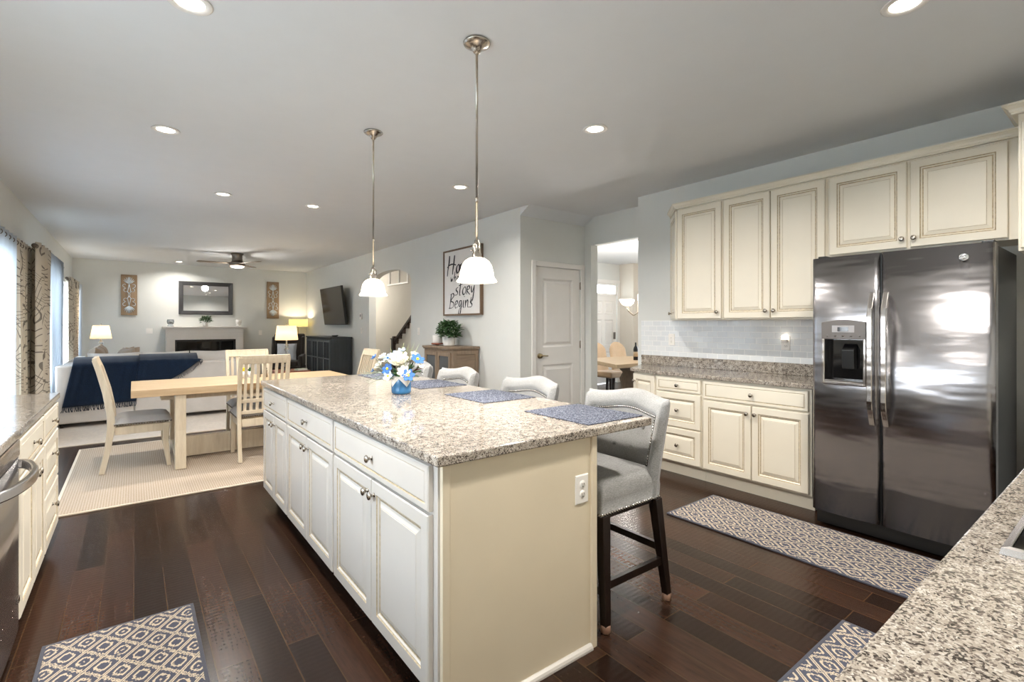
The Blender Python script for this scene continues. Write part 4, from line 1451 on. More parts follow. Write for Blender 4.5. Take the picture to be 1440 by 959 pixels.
for (a_, b_, c_) in ((-0.22, 0.05, 0.045), (-0.20, 0.06, 0.0), (-0.185, 0.07, -0.02), (-0.24, 0.03, 0.03)):
    p = bp(a_, b_, c_)
    mb.tube([Vector((0, 0, 0.0)), p * 0.5 + Vector((0, 0, 0.03)), p], [0.002, 0.0025, 0.001], 6)
    for k in range(7):
        q0 = p * (0.5 + 0.07 * k) + Vector((0, 0, 0.03 * (1 - k / 7)))
        leaf(mb, q0, q0 + (p.normalized() * 0.03 + Vector((0, 0, -0.022 if k % 2 else 0.018))), 0.005)
mb.build('trailing_sprig', M['sage'], bq)
mb = MB()
for k in range(11):
    p = bp(0.0 + 0.011 * k, -0.02 + 0.004 * (k % 3), 0.205 + 0.022 * math.sin(k * 2.1))
    leaf(mb, p * 0.25, p, 0.0045, 0, 0.0)
p = bp(-0.07, -0.01, 0.20); leaf(mb, p * 0.3, p, 0.004)
mb.build('grass_blades', M['grass_blade'], bq)

# ------------------------------------------------------------------ floor mats and rugs
def rug(name, label, x0, x1, y0, y1, mat, edge=None, h=0.010, ew=0.014, cat='rug', z=0.0):
    t = thing(name, label, cat, ((x0 + x1) / 2, (y0 + y1) / 2, z + 0.0008))
    hx, hy = (x1 - x0) / 2, (y1 - y0) / 2
    MB().box(-hx + ew, hx - ew, -hy + ew, hy - ew, 0, h).build('pile', mat, t, bevel=0.002)
    e = MB().box(-hx, hx, -hy, -hy + ew, 0, h * 0.9).box(-hx, hx, hy - ew, hy, 0, h * 0.9)
    e.box(-hx, -hx + ew, -hy + ew, hy - ew, 0, h * 0.9).box(hx - ew, hx, -hy + ew, hy - ew, 0, h * 0.9)
    e.build('binding', edge or M['rug_edge'], t, bevel=0.002)
    return t


rug('runner_rug', 'long blue and cream lattice runner in front of the refrigerator', 2.985, 3.592, 0.40, 2.092, M['lattice'])
rug('kitchen_mat', 'blue and cream lattice mat in the lower left corner between the island and left cabinets', -0.30, 0.226, 1.98, 2.79, M['lattice'])
rug('kitchen_mat', 'blue and cream lattice mat half hidden by the near granite counter', 1.76, 2.53, 0.33, 0.85, M['lattice'])
M['beige_edge'] = fabric('beige_binding', '#d8cab5', 200, 0.06)
rug('dining_rug', 'large ribbed beige rug under the dining table', -0.46, 2.75, 4.615, 6.95, M['beige_rug'], M['beige_edge'], 0.012, 0.02)
rug('living_room_rug', 'pale area rug under the sofa and the living room furniture', -0.80, 2.35, 7.22, 12.6, M['living_rug'], M['beige_edge'], 0.012, 0.02)

# ------------------------------------------------------------------ dining table and chairs
RZ0 = 0.0135
T0, T1, TY0, TY1 = -0.02, 1.96, 5.40, 6.34
t = thing('dining_table', 'pale oak trestle dining table on the beige rug', 'table', ((T0 + T1) / 2, (TY0 + TY1) / 2, RZ0))
hx, hy = (T1 - T0) / 2, (TY1 - TY0) / 2
mb = MB()
for i in range(5):
    a = -hy + 2 * hy * i / 5
    mb.box(-hx, hx, a + 0.0004, a + 2 * hy / 5 - 0.0004, 0.683, 0.748)
mb.build('tabletop', M['bench_wood'], t, bevel=0.003)
MB().box(-hx + 0.22, hx - 0.22, -0.30, 0.30, 0.625, 0.682).build('apron', M['oak_pale'], t, bevel=0.003)
for sx_ in (-1, 1):
    xx = sx_ * (hx - 0.362)
    for sy_ in (-1, 1):
        MB().sweep([(xx, sy_ * 0.40, 0.682), (xx, sy_ * 0.385, 0.35), (xx, sy_ * 0.41, 0.0)], 0.085, [0.10, 0.085, 0.10], (1, 0, 0)).build('leg', M['oak_pale'], t, bevel=0.004)
    MB().box(xx - 0.035, xx + 0.035, -0.36, 0.36, 0.06, 0.13).build('foot_rail', M['oak_pale'], t, bevel=0.004)
MB().box(-(hx - 0.40), hx - 0.40, -0.03, 0.03, 0.02, 0.215).build('stretcher', M['oak_pale'], t, bevel=0.004)


def chair_proto():
    t = thing('dining_chair', 'x', 'chair', (0, 0, 0))
    post = [(-0.245, 0.0), (-0.205, 0.20), (-0.180, 0.40), (-0.182, 0.52), (-0.215, 0.72), (-0.265, 0.92), (-0.295, 1.015)]

    def px_(z):
        for (a, b), (c, d) in zip(post, post[1:]):
            if b <= z <= d:
                return a + (c - a) * (z - b) / (d - b)
        return post[-1][0]
    for s in (-1, 1):
        MB().sweep([(x, s * 0.212, z) for x, z in post], 0.034, [0.042, 0.046, 0.056, 0.056, 0.05, 0.042, 0.036], (0, 1, 0)).build('leg', M['oak_pale'], t, bevel=0.004)

    def rail(z0, z1, name, th=0.024):
        zs = [z0 + (z1 - z0) * i / 3 for i in range(4)]
        MB().sweep([(px_(z), 0, z) for z in zs], 0.39 if name != 'crest_rail' else 0.45, th, (0, 1, 0)).build(name, M['oak_pale'], t, bevel=0.004)
    rail(0.945, 1.03, 'crest_rail', 0.03)
    rail(0.562, 0.602, 'back_rail'); rail(0.452, 0.488, 'back_rail')
    for i in range(7):
        y = -0.162 + 0.324 * i / 6
        zs = [0.60, 0.70, 0.80, 0.90, 0.95]
        MB().sweep([(px_(z), y, z) for z in zs], 0.026, 0.012, (0, 1, 0)).build('slat', M['oak_pale'], t)
        MB().sweep([(px_(z), y, z) for z in (0.485, 0.52, 0.565)], 0.026, 0.012, (0, 1, 0)).build('slat', M['oak_pale'], t)
    for s in (-1, 1):
        MB().sweep([(0.225, s * 0.205, 0.41), (0.218, s * 0.205, 0.22), (0.245, s * 0.207, 0.0)], [0.05, 0.044, 0.034], [0.05, 0.044, 0.034], (0, 1, 0)).build('leg', M['oak_pale'], t, bevel=0.004)
        MB().box(-0.155, 0.20, s * 0.205 - 0.011, s * 0.205 + 0.011, 0.335, 0.405).build('seat_rail', M['oak_pale'], t, bevel=0.003)
    MB().box(0.212, 0.236, -0.18, 0.18, 0.335, 0.405).build('seat_rail', M['oak_pale'], t, bevel=0.003)
    MB().box(-0.19, -0.168, -0.195, 0.195, 0.335, 0.405).build('seat_rail', M['oak_pale'], t, bevel=0.003)
    mb = MB()

    def cu(u, v, s):
        x = -0.165 + 0.43 * u; y = (v - 0.5) * 0.465
        e = max(0, (1 - (2 * u - 1) ** 6) * (1 - (2 * v - 1) ** 6))
        return (x, y, 0.435 + (0.058 if s > 0 else -0.028) * e ** 0.45)
    mb.grid(lambda u, v: cu(u, v, 1), 16, 16); mb.grid(lambda u, v: cu(u, 1 - v, -1), 16, 16)
    mb.build('seat', M['seat_grey'], t)
    nb = MB()
    for i in range(22):
        u = i / 21
        for s in (-1, 1):
            nb.ball((-0.155 + 0.41 * u, s * 0.231, 0.424), 0.006, 6)
        nb.ball((0.263, -0.22 + 0.44 * u, 0.424), 0.006, 6)
        nb.ball((-0.164, -0.20 + 0.40 * u, 0.424), 0.006, 6)
    nb.build('nailhead_trim', M['fan_metal'], t)
    return t


ch0 = chair_proto()
for i, (x, y, rz, lab) in enumerate(((0.02, 5.86, 0, 'whitewashed dining chair at the left end of the table, seen side on'),
                                     (1.02, 5.57, PI / 2, 'whitewashed dining chair on the near side of the table, slatted back to the camera'),
                                     (1.075, 6.30, -PI / 2, 'whitewashed dining chair on the far side of the table in front of the sofa'),
                                     (2.02, 5.83, PI, 'whitewashed dining chair at the right end of the table behind the island flowers'))):
    c = ch0 if i == 0 else copy_tree(ch0)
    c.location = (x, y, RZ0); c.rotation_euler = (0, 0, rz); c['label'] = lab; c['group'] = 'dining chairs'

# little pots on the table
for i, (x, y, m, lab) in enumerate(((0.95, 6.02, 'yellow', 'small white pot of bright yellow flowers on the dining table'), (1.005, 6.0, 'leaf', 'small white pot of yellow green foliage on the dining table'))):
    t = thing('flower_pot', lab, 'pot', (x, y, RZ0 + 0.7485))
    MB().lathe([(0, 0.001), (0.021, 0.001), (0.025, 0.07), (0.022, 0.07), (0.02, 0.06), (0, 0.06)], seg=16).build('pot', M['white_ceramic'], t)
    mb = MB()
    for k in range(16):
        a = random.uniform(0, 2 * PI); r = random.uniform(0, 0.018)
        mb.ball((r * math.cos(a), r * math.sin(a), 0.085 + random.uniform(-0.015, 0.022)), 0.010, 6)
    mb.build('blossoms', M[m], t)
for i, (x, y) in enumerate(((1.085, 5.96), (1.15, 5.93))):
    t = thing('pepper_mill', ['small wooden pepper mill on the dining table', 'small wooden salt mill right of the pepper mill'][i], 'mill', (x, y, RZ0 + 0.7485))
    MB().lathe([(0, 0.001), (0.02, 0.001), (0.02, 0.02), (0.014, 0.05), (0.019, 0.075), (0.012, 0.082), (0, 0.082)], seg=16).build('mill_body', M['barn_wood'], t)
    MB().ball((0, 0, 0.097), 0.014, 10).build('knob', M['espresso'] if i else M['cherry'], t)

# ------------------------------------------------------------------ living room
def cushion(name, label, c, size, rz=0, tilt=0, mat='pale_cushion', cat='cushion', parent=None, group=None):
    w, h, th = size
    mb = MB()

    def g(u, v, s):
        a, b = 2 * u - 1, 2 * v - 1
        e = max(0, (1 - abs(a) ** 4) * (1 - abs(b) ** 4)) ** 0.6
        k = 1 - 0.05 * (abs(a) ** 2 * (1 - abs(b)) + abs(b) ** 2 * (1 - abs(a))) * 0
        pin = 1 - 0.06 * (1 - (abs(a) * abs(b)))
        return (a * w / 2 * (pin if abs(b) < 2 else 1), s * th / 2 * e, b * h / 2 * pin + h / 2)
    mb.grid(lambda u, v: g(u, v, -1), 14, 14); mb.grid(lambda u, v: g(1 - u, v, 1), 14, 14)
    o = mb.build(name, M[mat], parent)
    o.location = c
    o.rotation_euler = (tilt, 0, rz)
    if parent is None:
        tag(o, label, cat, group)
    return o


RL = 0.0135
SX0, SX1, SY = -0.79, 1.56, 8.44
t = thing('sectional_sofa', 'light grey sectional sofa with its back to the dining table', 'sofa', (0, 0, RL))
MB().box(SX0, (SX0 + SX1) / 2 - 0.38 - 0.003, SY, SY + 0.20, 0.055, 0.80).build('back_frame', M['sofa'], t, bevel=0.025, seg=4)
MB().box((SX0 + SX1) / 2 - 0.38 + 0.003, SX1, SY, SY + 0.20, 0.055, 0.80).build('back_frame', M['sofa'], t, bevel=0.025, seg=4)
MB().box(SX0 + 0.2, SX1, SY + 0.205, 9.42, 0.055, 0.30).build('seat_base', M['sofa'], t, bevel=0.02, seg=3)
MB().box(SX0, SX0 + 0.20, SY + 0.205, 11.3, 0.055, 0.78).build('side_back_frame', M['sofa'], t, bevel=0.025, seg=4)
MB().box(SX0 + 0.205, SX0 + 1.0, 9.425, 11.08, 0.055, 0.30).build('seat_base', M['sofa'], t, bevel=0.02, seg=3)
MB().box(SX0 + 0.205, SX0 + 1.0, 11.085, 11.3, 0.055, 0.60).build('armrest', M['sofa'], t, bevel=0.04, seg=4)
MB().box(SX1 - 0.20, SX1 - 0.001, SY + 0.21, 9.42, 0.301, 0.58).build('armrest', M['sofa'], t, bevel=0.04, seg=4)
for (x0, x1, y0, y1) in ((-0.58, 0.35, 8.65, 9.42), (0.36, 1.35, 8.65, 9.42), (-0.58, 0.20, 9.43, 11.08)):
    MB().box(x0, x1, y0, y1, 0.301, 0.46).build('seat_cushion', M['sofa'], t, bevel=0.04, seg=4)
for (x0, x1) in ((-0.5, 0.08), (0.09, 0.66), (0.67, 1.33)):
    cushion('back_cushion', '', ((x0 + x1) / 2, 8.75, 0.45), (x1 - x0, 0.49, 0.22), 0, -0.12, 'sofa', parent=t)
for (y0, y1) in ((9.3, 10.1), (10.12, 10.95)):
    bc = cushion('back_cushion', '', (-0.49, (y0 + y1) / 2, 0.45), (y1 - y0, 0.55, 0.24), PI / 2, 0.10, 'tan_cushion', parent=t); bc['label'] = 'taupe back cushion'
for (x, y) in ((SX0 + 0.06, SY + 0.06), (SX1 - 0.06, SY + 0.06), (0.35, SY + 0.06), (SX1 - 0.06, 9.34), (SX0 + 0.06, 11.2), (0.1, 11.2)):
    MB().lathe([(0.018, 0.0), (0.026, 0.055), (0, 0.055)], (x, y, 0), 12).build('leg', M['espresso'], t)
cushion('throw_pillow', 'taupe throw pillow on the left arm of the sofa nearest the throw', (-0.22, 9.58, 0.475), (0.50, 0.53, 0.17), PI / 2 + 0.25, 0.3, 'tan_cushion', group='taupe sofa pillows')
cushion('throw_pillow', 'taupe throw pillow in the middle of the sofa side row', (-0.20, 10.12, 0.475), (0.50, 0.53, 0.17), PI / 2 - 0.2, 0.3, 'tan_cushion', group='taupe sofa pillows')
cushion('throw_pillow', 'taupe throw pillow at the far end of the sofa near the table lamp', (-0.16, 10.70, 0.475), (0.48, 0.50, 0.17), PI / 2 - 0.5, 0.3, 'tan_cushion', group='taupe sofa pillows')

# throw blanket: two folds over the sofa back
th = thing('throw_blanket', 'navy blue fringed throw draped over the back of the sofa', 'blanket', (0, 0, RL))


def drape(xl0, xr0, xl1, xr1, zb, name, topd=0.40, off=0.0, ph=0.0):
    """sheet going from the cushions over the sofa back and down its rear face"""
    L = []
    def g(u, v):
        # v 0 = lower hem at the rear face, 1 = seat side
        zhem = zb(u)
        yb = SY - 0.014 - off
        zt = 0.815 + off
        drop = zt - zhem
        seq = v * (drop + 0.22 + topd)
        fold = 0.010 * math.sin(u * 17 + ph) * max(0, 1 - v * 1.6) + 0.004 * math.sin(u * 41 + 2 + ph)
        if seq < drop:
            k = seq / drop
            xl, xr = xl1 + (xl0 - xl1) * k, xr1 + (xr0 - xr1) * k
            return (xl + (xr - xl) * u, yb - abs(fold) * 1.0 - 0.006, zhem + seq)
        s2 = seq - drop
        x = xl0 + (xr0 - xl0) * u
        if s2 < 0.22:
            k = s2 / 0.22
            return (x, yb + k * 0.235, zt + 0.075 * k + 0.012 * math.sin(PI * k) + fold * 0.5)
        k = (s2 - 0.22) / topd
        return (x, yb + 0.235 + 0.12 * k + 0.02, zt + 0.075 + 0.02 * math.sin(PI * min(1, k * 2)) - 0.10 * k)
    mb = MB().grid(g, 40, 40)
    return mb.build(name, M['navy'], th, solid=0.006), g


o1, g1 = drape(-0.62, 0.10, -0.72, 0.03, lambda u: 0.27 + 0.02 * u, 'blanket_fold')
o2, g2 = drape(0.06, 0.74, 0.02, 0.80, lambda u: 0.565 + (0.0 if u < 0.5 else 0.28 * ((u - 0.5) / 0.5) ** 1.2), 'blanket_fold', 0.40, 0.016, 1.3)
fr = MB()
for i in range(60):
    u = (i + 0.5) / 60
    p = Vector(g1(u, 0.0))
    fr.tube([p, p + Vector((random.uniform(-0.01, 0.01), -0.004, -0.03)), p + Vector((random.uniform(-0.02, 0.02), -0.004, -0.065))], [0.004, 0.003, 0.004], 5)
fr.build('fringe', M['navy'], th)
fr = MB()
for i in range(34):
    u = 0.48 + 0.52 * (i + 0.5) / 34
    p = Vector(g2(u, 0.0))
    fr.tube([p, p + Vector((0.012, -0.004, -0.02)), p + Vector((random.uniform(0.0, 0.04), -0.004, -0.05))], [0.004, 0.003, 0.004], 5)
fr.build('fringe', M['navy'], th)


# table lamps
def table_lamp(label, loc, r0, r1, zs0, zs1, matn, watts, body='glass'):
    t = thing('table_lamp', label, 'lamp', loc)
    h = zs0
    if body == 'glass':
        prof = [(0, 0.001), (0.065, 0.001), (0.065, 0.018), (0.02, 0.03), (0.016, 0.045)]
        z = 0.045; k = 0
        while z + 0.07 < h:
            rr = 0.045 if k % 2 == 0 else 0.032
            prof += [(rr * 0.7, z + 0.012), (rr, z + 0.035), (rr * 0.7, z + 0.058), (0.014, z + 0.068)]
            z += 0.07; k += 1
        prof += [(0.010, h), (0.010, h + 0.06), (0, h + 0.06)]
        MB().lathe(prof, seg=20).build('lamp_base', M['glass_lamp'] if body == 'glass' else M['nickel'], t)
    MB().lathe([(r0, zs0), (r1, zs1), (r1 - 0.003, zs1), (r0 - 0.003, zs0), (r0, zs0)], seg=32).build('lamp_shade', M[matn], t)
    MB().lathe([(0, h + 0.06), (0.004, h + 0.06), (0.004, zs1 + 0.02), (0.008, zs1 + 0.03), (0, zs1 + 0.04)], seg=10).build('harp', M['nickel'], t)
    lamp('lamp_bulb_light', 'POINT', (0, 0, (zs0 + zs1) / 2 + 0.03), watts, (1, 0.80, 0.55), 0.04, t)
    return t


def side_table(name, label, x, y, w, d, h, mat, z=0.0):
    t = thing(name, label, 'table', (x, y, z))
    MB().box(-w / 2, w / 2, -d / 2, d / 2, h - 0.03, h).build('table_top', M[mat], t, bevel=0.004)
    MB().box(-w / 2 + 0.03, w / 2 - 0.03, -d / 2 + 0.03, d / 2 - 0.03, h - 0.12, h - 0.031).build('apron', M[mat], t, bevel=0.003)
    for sx_ in (-1, 1):
        for sy_ in (-1, 1):
            MB().sweep([(sx_ * (w / 2 - 0.045), sy_ * (d / 2 - 0.045), h - 0.121), (sx_ * (w / 2 - 0.04), sy_ * (d / 2 - 0.04), 0)], [0.04, 0.026], [0.04, 0.026], (1, 0, 0)).build('leg', M[mat], t)
    return t


side_table('end_table', 'dark end table in the far left corner under the lit lamp', -0.50, 12.35, 0.5, 0.5, 0.62, 'espresso', 0.0135 * 0 + RL)
table_lamp('lit white shaded lamp with a glass base in the far left corner behind the sofa', (-0.50, 12.35, 0.62 + RL + 0.001), 0.165, 0.125, 0.44, 0.69, 'lamp_shade', 13)
side_table('side_table', 'small red brown side table between the sofa and the charcoal console', 2.18, 9.22, 0.55, 0.5, 0.53, 'cherry', RL)
table_lamp('lit white shaded lamp with a glass base on the side table right of the sofa', (2.12, 9.22, 0.53 + RL + 0.001), 0.185, 0.155, 0.53, 0.78, 'lamp_shade', 13)
t = thing('book', 'pale green book lying on the side table beside the lamp', 'book', (2.32, 9.08, 0.53 + RL + 0.001), 0.3)
M['pale_green'] = plain('pale_green_cover', '#b9c9bb', 0.6)
MB().box(-0.09, 0.09, -0.06, 0.06, 0, 0.004).box(-0.09, 0.09, -0.06, 0.06, 0.024, 0.028).box(-0.09, -0.086, -0.06, 0.06, 0.004, 0.024).build('cover', M['pale_green'], t)
MB().box(-0.085, 0.086, -0.057, 0.057, 0.0045, 0.0235).build('pages', M['paper'], t)

t = thing('floor_lamp', 'floor lamp with a glowing yellow drum shade in the far right corner', 'lamp', (3.36, 13.38, 0))
MB().lathe([(0, 0.001), (0.14, 0.001), (0.14, 0.018), (0.03, 0.03), (0.012, 0.04), (0.010, 1.27), (0, 1.27)], seg=24).build('pole', M['nickel'], t)
MB().lathe([(0.225, 1.29), (0.225, 1.485), (0.221, 1.485), (0.221, 1.29), (0.225, 1.29)], seg=36).build('lamp_shade', M['lamp_shade_warm'], t)
mb = MB()
for k in range(3):
    a = 2 * PI * k / 3
    mb.tube([(0.0, 0, 1.268), (0.222 * math.cos(a), 0.222 * math.sin(a), 1.30)], 0.003, 6)
mb.build('shade_spider', M['nickel'], t)
MB().ball((0, 0, 1.33), 0.035, 12).build('bulb', M['bulb_warm'], t)
lamp('floor_lamp_light', 'POINT', (0, 0, 1.40), 10, (1, 0.84, 0.62), 0.04, t)

# wing chair
wc = thing('wingback_chair', 'charcoal upholstered wingback armchair in the far corner beside the console', 'armchair', (2.80, 12.15, 0), math.radians(-112))
MB().box(-0.36, 0.36, -0.36, 0.36, 0.16, 0.40).build('seat_base', M['dark_fabric'], wc, bevel=0.03, seg=3)
MB().box(-0.22, 0.39, -0.27, 0.27, 0.401, 0.52).build('seat_cushion', M['dark_fabric'], wc, bevel=0.04, seg=4)
MB().prism([(-0.36, 0.40), (-0.24, 0.40), (-0.33, 1.10), (-0.37, 1.13), (-0.43, 1.12), (-0.45, 1.08)], 'y', -0.33, 0.33).build('backrest', M['dark_fabric'], wc, bevel=0.03, seg=3)
for s in (-1, 1):
    y0, y1 = (0.28, 0.37) if s > 0 else (-0.37, -0.28)
    MB().prism([(-0.235, 0.40), (0.37, 0.40), (0.38, 0.60), (0.34, 0.64), (-0.26, 0.66)], 'y', y0, y1).build('armrest', M['dark_fabric'], wc, bevel=0.03, seg=3)
    MB().prism([(-0.268, 0.665), (-0.08, 0.655), (-0.12, 0.85), (-0.18, 1.05), (-0.32, 1.08)], 'y', y0 + 0.02 * (s < 0), y1 - 0.02 * (s > 0)).build('wing', M['dark_fabric'], wc, bevel=0.02, seg=3)
    for xx in (-0.3, 0.3):
        MB().sweep([(xx, s * 0.3, 0.16), (xx * 1.06, s * 0.31, 0.0)], [0.05, 0.03], [0.05, 0.03], (0, 1, 0)).build('leg', M['espresso'], wc)
M['stripe_cushion'] = fabric('pale_blue_grey_cushion', '#c9cdd2', 160, 0.12)
cushion('throw_pillow', 'pale square pillow on the charcoal wingback chair', (2.76, 12.04, 0.525), (0.42, 0.40, 0.14), math.radians(-22), -0.28, 'stripe_cushion')

# media console
cn = thing('media_console', 'tall charcoal media console with slatted glass doors under the television', 'cabinet', (3.20, 12.0, 0), -PI / 2)
CW, CD, CH = 1.78, 0.42, 1.085
MB().box(0.01, CW - 0.01, 0.0, CD, 0.10, CH - 0.035).build('carcass', M['charcoal_wood'], cn, bevel=0.003)
MB().box(-0.012, CW + 0.012, -0.022, CD + 0.012, CH - 0.034, CH).build('top', M['charcoal_wood'], cn, bevel=0.004)
for (x, y) in ((0.04, 0.03), (CW - 0.04, 0.03), (0.04, CD - 0.03), (CW - 0.04, CD - 0.03), (CW / 2, 0.03)):
    MB().box(x - 0.025, x + 0.025, y - 0.025, y + 0.025, 0, 0.099).build('leg', M['charcoal_wood'], cn)
dwid = (CW - 0.08) / 4
for i in range(4):
    x0 = 0.04 + dwid * i + 0.004; x1 = x0 + dwid - 0.008
    z0, z1 = 0.13, CH - 0.06
    o = MB().box(x0, x0 + 0.045, -0.02, -0.001, z0, z1).box(x1 - 0.045, x1, -0.02, -0.001, z0, z1)
    o.box(x0 + 0.045, x1 - 0.045, -0.02, -0.001, z0, z0 + 0.05).box(x0 + 0.045, x1 - 0.045, -0.02, -0.001, z1 - 0.05, z1)
    zm = z0 + (z1 - z0) * 0.56
    o.box(x0 + 0.045, x1 - 0.045, -0.018, -0.001, zm - 0.012, zm + 0.012)
    for k in (1, 2, 3):
        xm = x0 + 0.045 + (x1 - x0 - 0.09) * k / 4
        o.box(xm - 0.009, xm + 0.009, -0.017, -0.001, z0 + 0.05, z1 - 0.05)
    dr = o.build('door', M['charcoal_front'], cn)
    MB().box(x0 + 0.046, x1 - 0.046, -0.006, -0.003, z0 + 0.051, z1 - 0.051).build('glass_pane', M['black_glass'], dr)
    MB().lathe([(0, 0), (0.008, -0.002), (0.012, -0.018), (0, -0.022)], (x1 - 0.02 if i % 2 == 0 else x0 + 0.02, -0.02, 0.68), 12, axis='y').build('knob', M['frame_dark'], dr)
t = thing('black_dish', 'small black dish on top of the charcoal console', 'dish', (3.40, 10.62, CH + 0.001))
MB().lathe([(0, 0.001), (0.06, 0.001), (0.085, 0.03), (0.08, 0.03), (0.055, 0.008), (0, 0.008)], seg=24, sx=0.8).build('dish', M['black'], t)
MB().tube([(0.02, -0.06, 0.033), (0.03, -0.12, 0.03)], 0.006, 8).build('handle', M['black'], t)

# television
tv = thing('television', 'wall mounted flat television tilted forward above the charcoal console', 'television', (3.475, 11.04, 1.75))
tv.rotation_euler = (0, math.radians(-7.5), 0)
MB().box(0.0, 0.05, -0.72, 0.72, -0.415, 0.415).build('case', M['black'], tv, bevel=0.006)
MB().box(-0.002, -0.0002, -0.71, 0.71, -0.40, 0.407).build('screen', plain('dark_tv_screen', '#2b2724', 0.12, var=0.02), tv)
MB().box(0.051, 0.09, -0.2, 0.2, -0.14, 0.14).box(0.0905, 0.172, -0.1, 0.1, -0.03, 0.03).build('wall_bracket', M['black'], tv)

# fireplace
fp = thing('fireplace', 'white panelled fireplace mantel round a black linear firebox', 'fireplace', (1.335, BY, 0))
fy = -0.43
mb = MB()
mb.box(-0.76, -0.60, fy, -0.004, 0, 1.235).box(0.60, 0.76, fy, -0.004, 0, 1.235).box(-0.60, 0.60, fy, -0.004, 1.0, 1.235).box(-0.60, 0.60, fy, -0.004, 0, 0.30)
for z in (1.06, 1.10, 1.15, 1.20):
    mb.box(-0.765, 0.765, fy - 0.004, fy, z - 0.001, z + 0.040)
mb.box(-0.765, -0.62, fy - 0.006, fy, 0.0, 1.04).box(0.62, 0.765, fy - 0.006, fy, 0.0, 1.04)
mb.build('surround', M['white_trim'], fp, bevel=0.003)
mb = MB().box(-0.83, 0.83, fy - 0.06, -0.004, 1.262, 1.30).box(-0.80, 0.80, fy - 0.03, -0.004, 1.236, 1.2615)
mb.build('mantel_shelf', M['white_trim'], fp, bevel=0.006)
MB().box(-0.599, 0.599, fy + 0.03, -0.02, 0.301, 0.999).build('firebox', M['black_glass'], fp)
mb = MB().box(-0.599, 0.599, fy + 0.005, fy + 0.029, 0.955, 0.999).box(-0.599, -0.56, fy + 0.005, fy + 0.029, 0.301, 0.955).box(0.56, 0.599, fy + 0.005, fy + 0.029, 0.301, 0.955)
mb.build('firebox_frame', M['black'], fp)

for x, lab in ((0.66, 'frosted pale glass candle jar at the left end of the mantel'), (2.02, 'frosted pale glass candle jar at the right end of the mantel')):
    t = thing('candle_jar', lab, 'candle', (x, BY - 0.26, 1.301), 0, 'candle jars on the mantel')
    MB().lathe([(0, 0.001), (0.06, 0.001), (0.065, 0.02), (0.035, 0.04), (0.06, 0.065), (0.072, 0.11), (0.062, 0.16), (0.056, 0.16), (0.066, 0.11), (0.05, 0.07), (0, 0.065)], seg=24).build('jar', M['white_ceramic'] if x > 1 else M['glass_lamp'], t)
    MB().lathe([(0, 0.071), (0.045, 0.071), (0.045, 0.14), (0.042, 0.143), (0.004, 0.141), (0.002, 0.155), (0, 0.155)], seg=20).build('candle', M['white_ceramic'], t)


def bushy(parent, name, mat, c, rad, n, lw, ll, seed, squash=0.8):
    rnd = random.Random(seed)
    mb = MB()
    for i in range(n):
        a = rnd.uniform(0, 2 * PI); e = rnd.uniform(-0.8, 1.45)
        r = rad * rnd.uniform(0.45, 1.0)
        p = Vector((math.cos(a) * math.cos(e) * r, math.sin(a) * math.cos(e) * r, math.sin(e) * r * squash)) + Vector(c)
        d = Vector((math.cos(a + rnd.uniform(-.8, .8)), math.sin(a + rnd.uniform(-.8, .8)), rnd.uniform(-0.4, 0.8))).normalized()
        leaf(mb, p, p + d * ll * rnd.uniform(0.7, 1.2), lw, 0, ll * 0.1)
    for i in range(max(6, n // 30)):
        a = rnd.uniform(0, 2 * PI); r = rad * 0.75
        mb.tube([Vector((0, 0, c[2] - rad * 0.8)), Vector((math.cos(a) * r * 0.5, math.sin(a) * r * 0.5, c[2])), Vector((math.cos(a) * r, math.sin(a) * r, c[2] + rad * 0.3))], 0.0025, 5)
    return mb.build(name, M[mat], parent, solid=0.001)


t = thing('potted_plant', 'small green plant in a white pot at the middle of the mantel', 'plant', (1.335, BY - 0.28, 1.301))
MB().lathe([(0, 0.001), (0.05, 0.001), (0.065, 0.09), (0.058, 0.09), (0.05, 0.08), (0, 0.08)], seg=20).build('pot', M['white_ceramic'], t)
bushy(t, 'foliage', 'leaf', (0, 0, 0.15), 0.13, 140, 0.018, 0.05, 4, 0.6)

# mirror
t = thing('wall_mirror', 'wide dark framed mirror above the fireplace', 'mirror', (1.376, BY - 0.002, 1.97))
mb = MB().rings(1.10, 0.775, [(0, 0, 0), (0, 0.03, 0), (0.012, 0.036, 0), (0.05, 0.03, 0), (0.085, 0.022, 0), (0.09, 0.012, 0)], (-0.55, 0, -0.3875))
mb.f.pop(-2); mb.m.pop(-2); mb.sm.pop(-2)
mb.build('mirror_frame', M['frame_dark'], t)
MB().box(-0.459, 0.459, -0.0135, -0.0125, -0.297, 0.297).build('mirror_glass', M['mirror'], t)

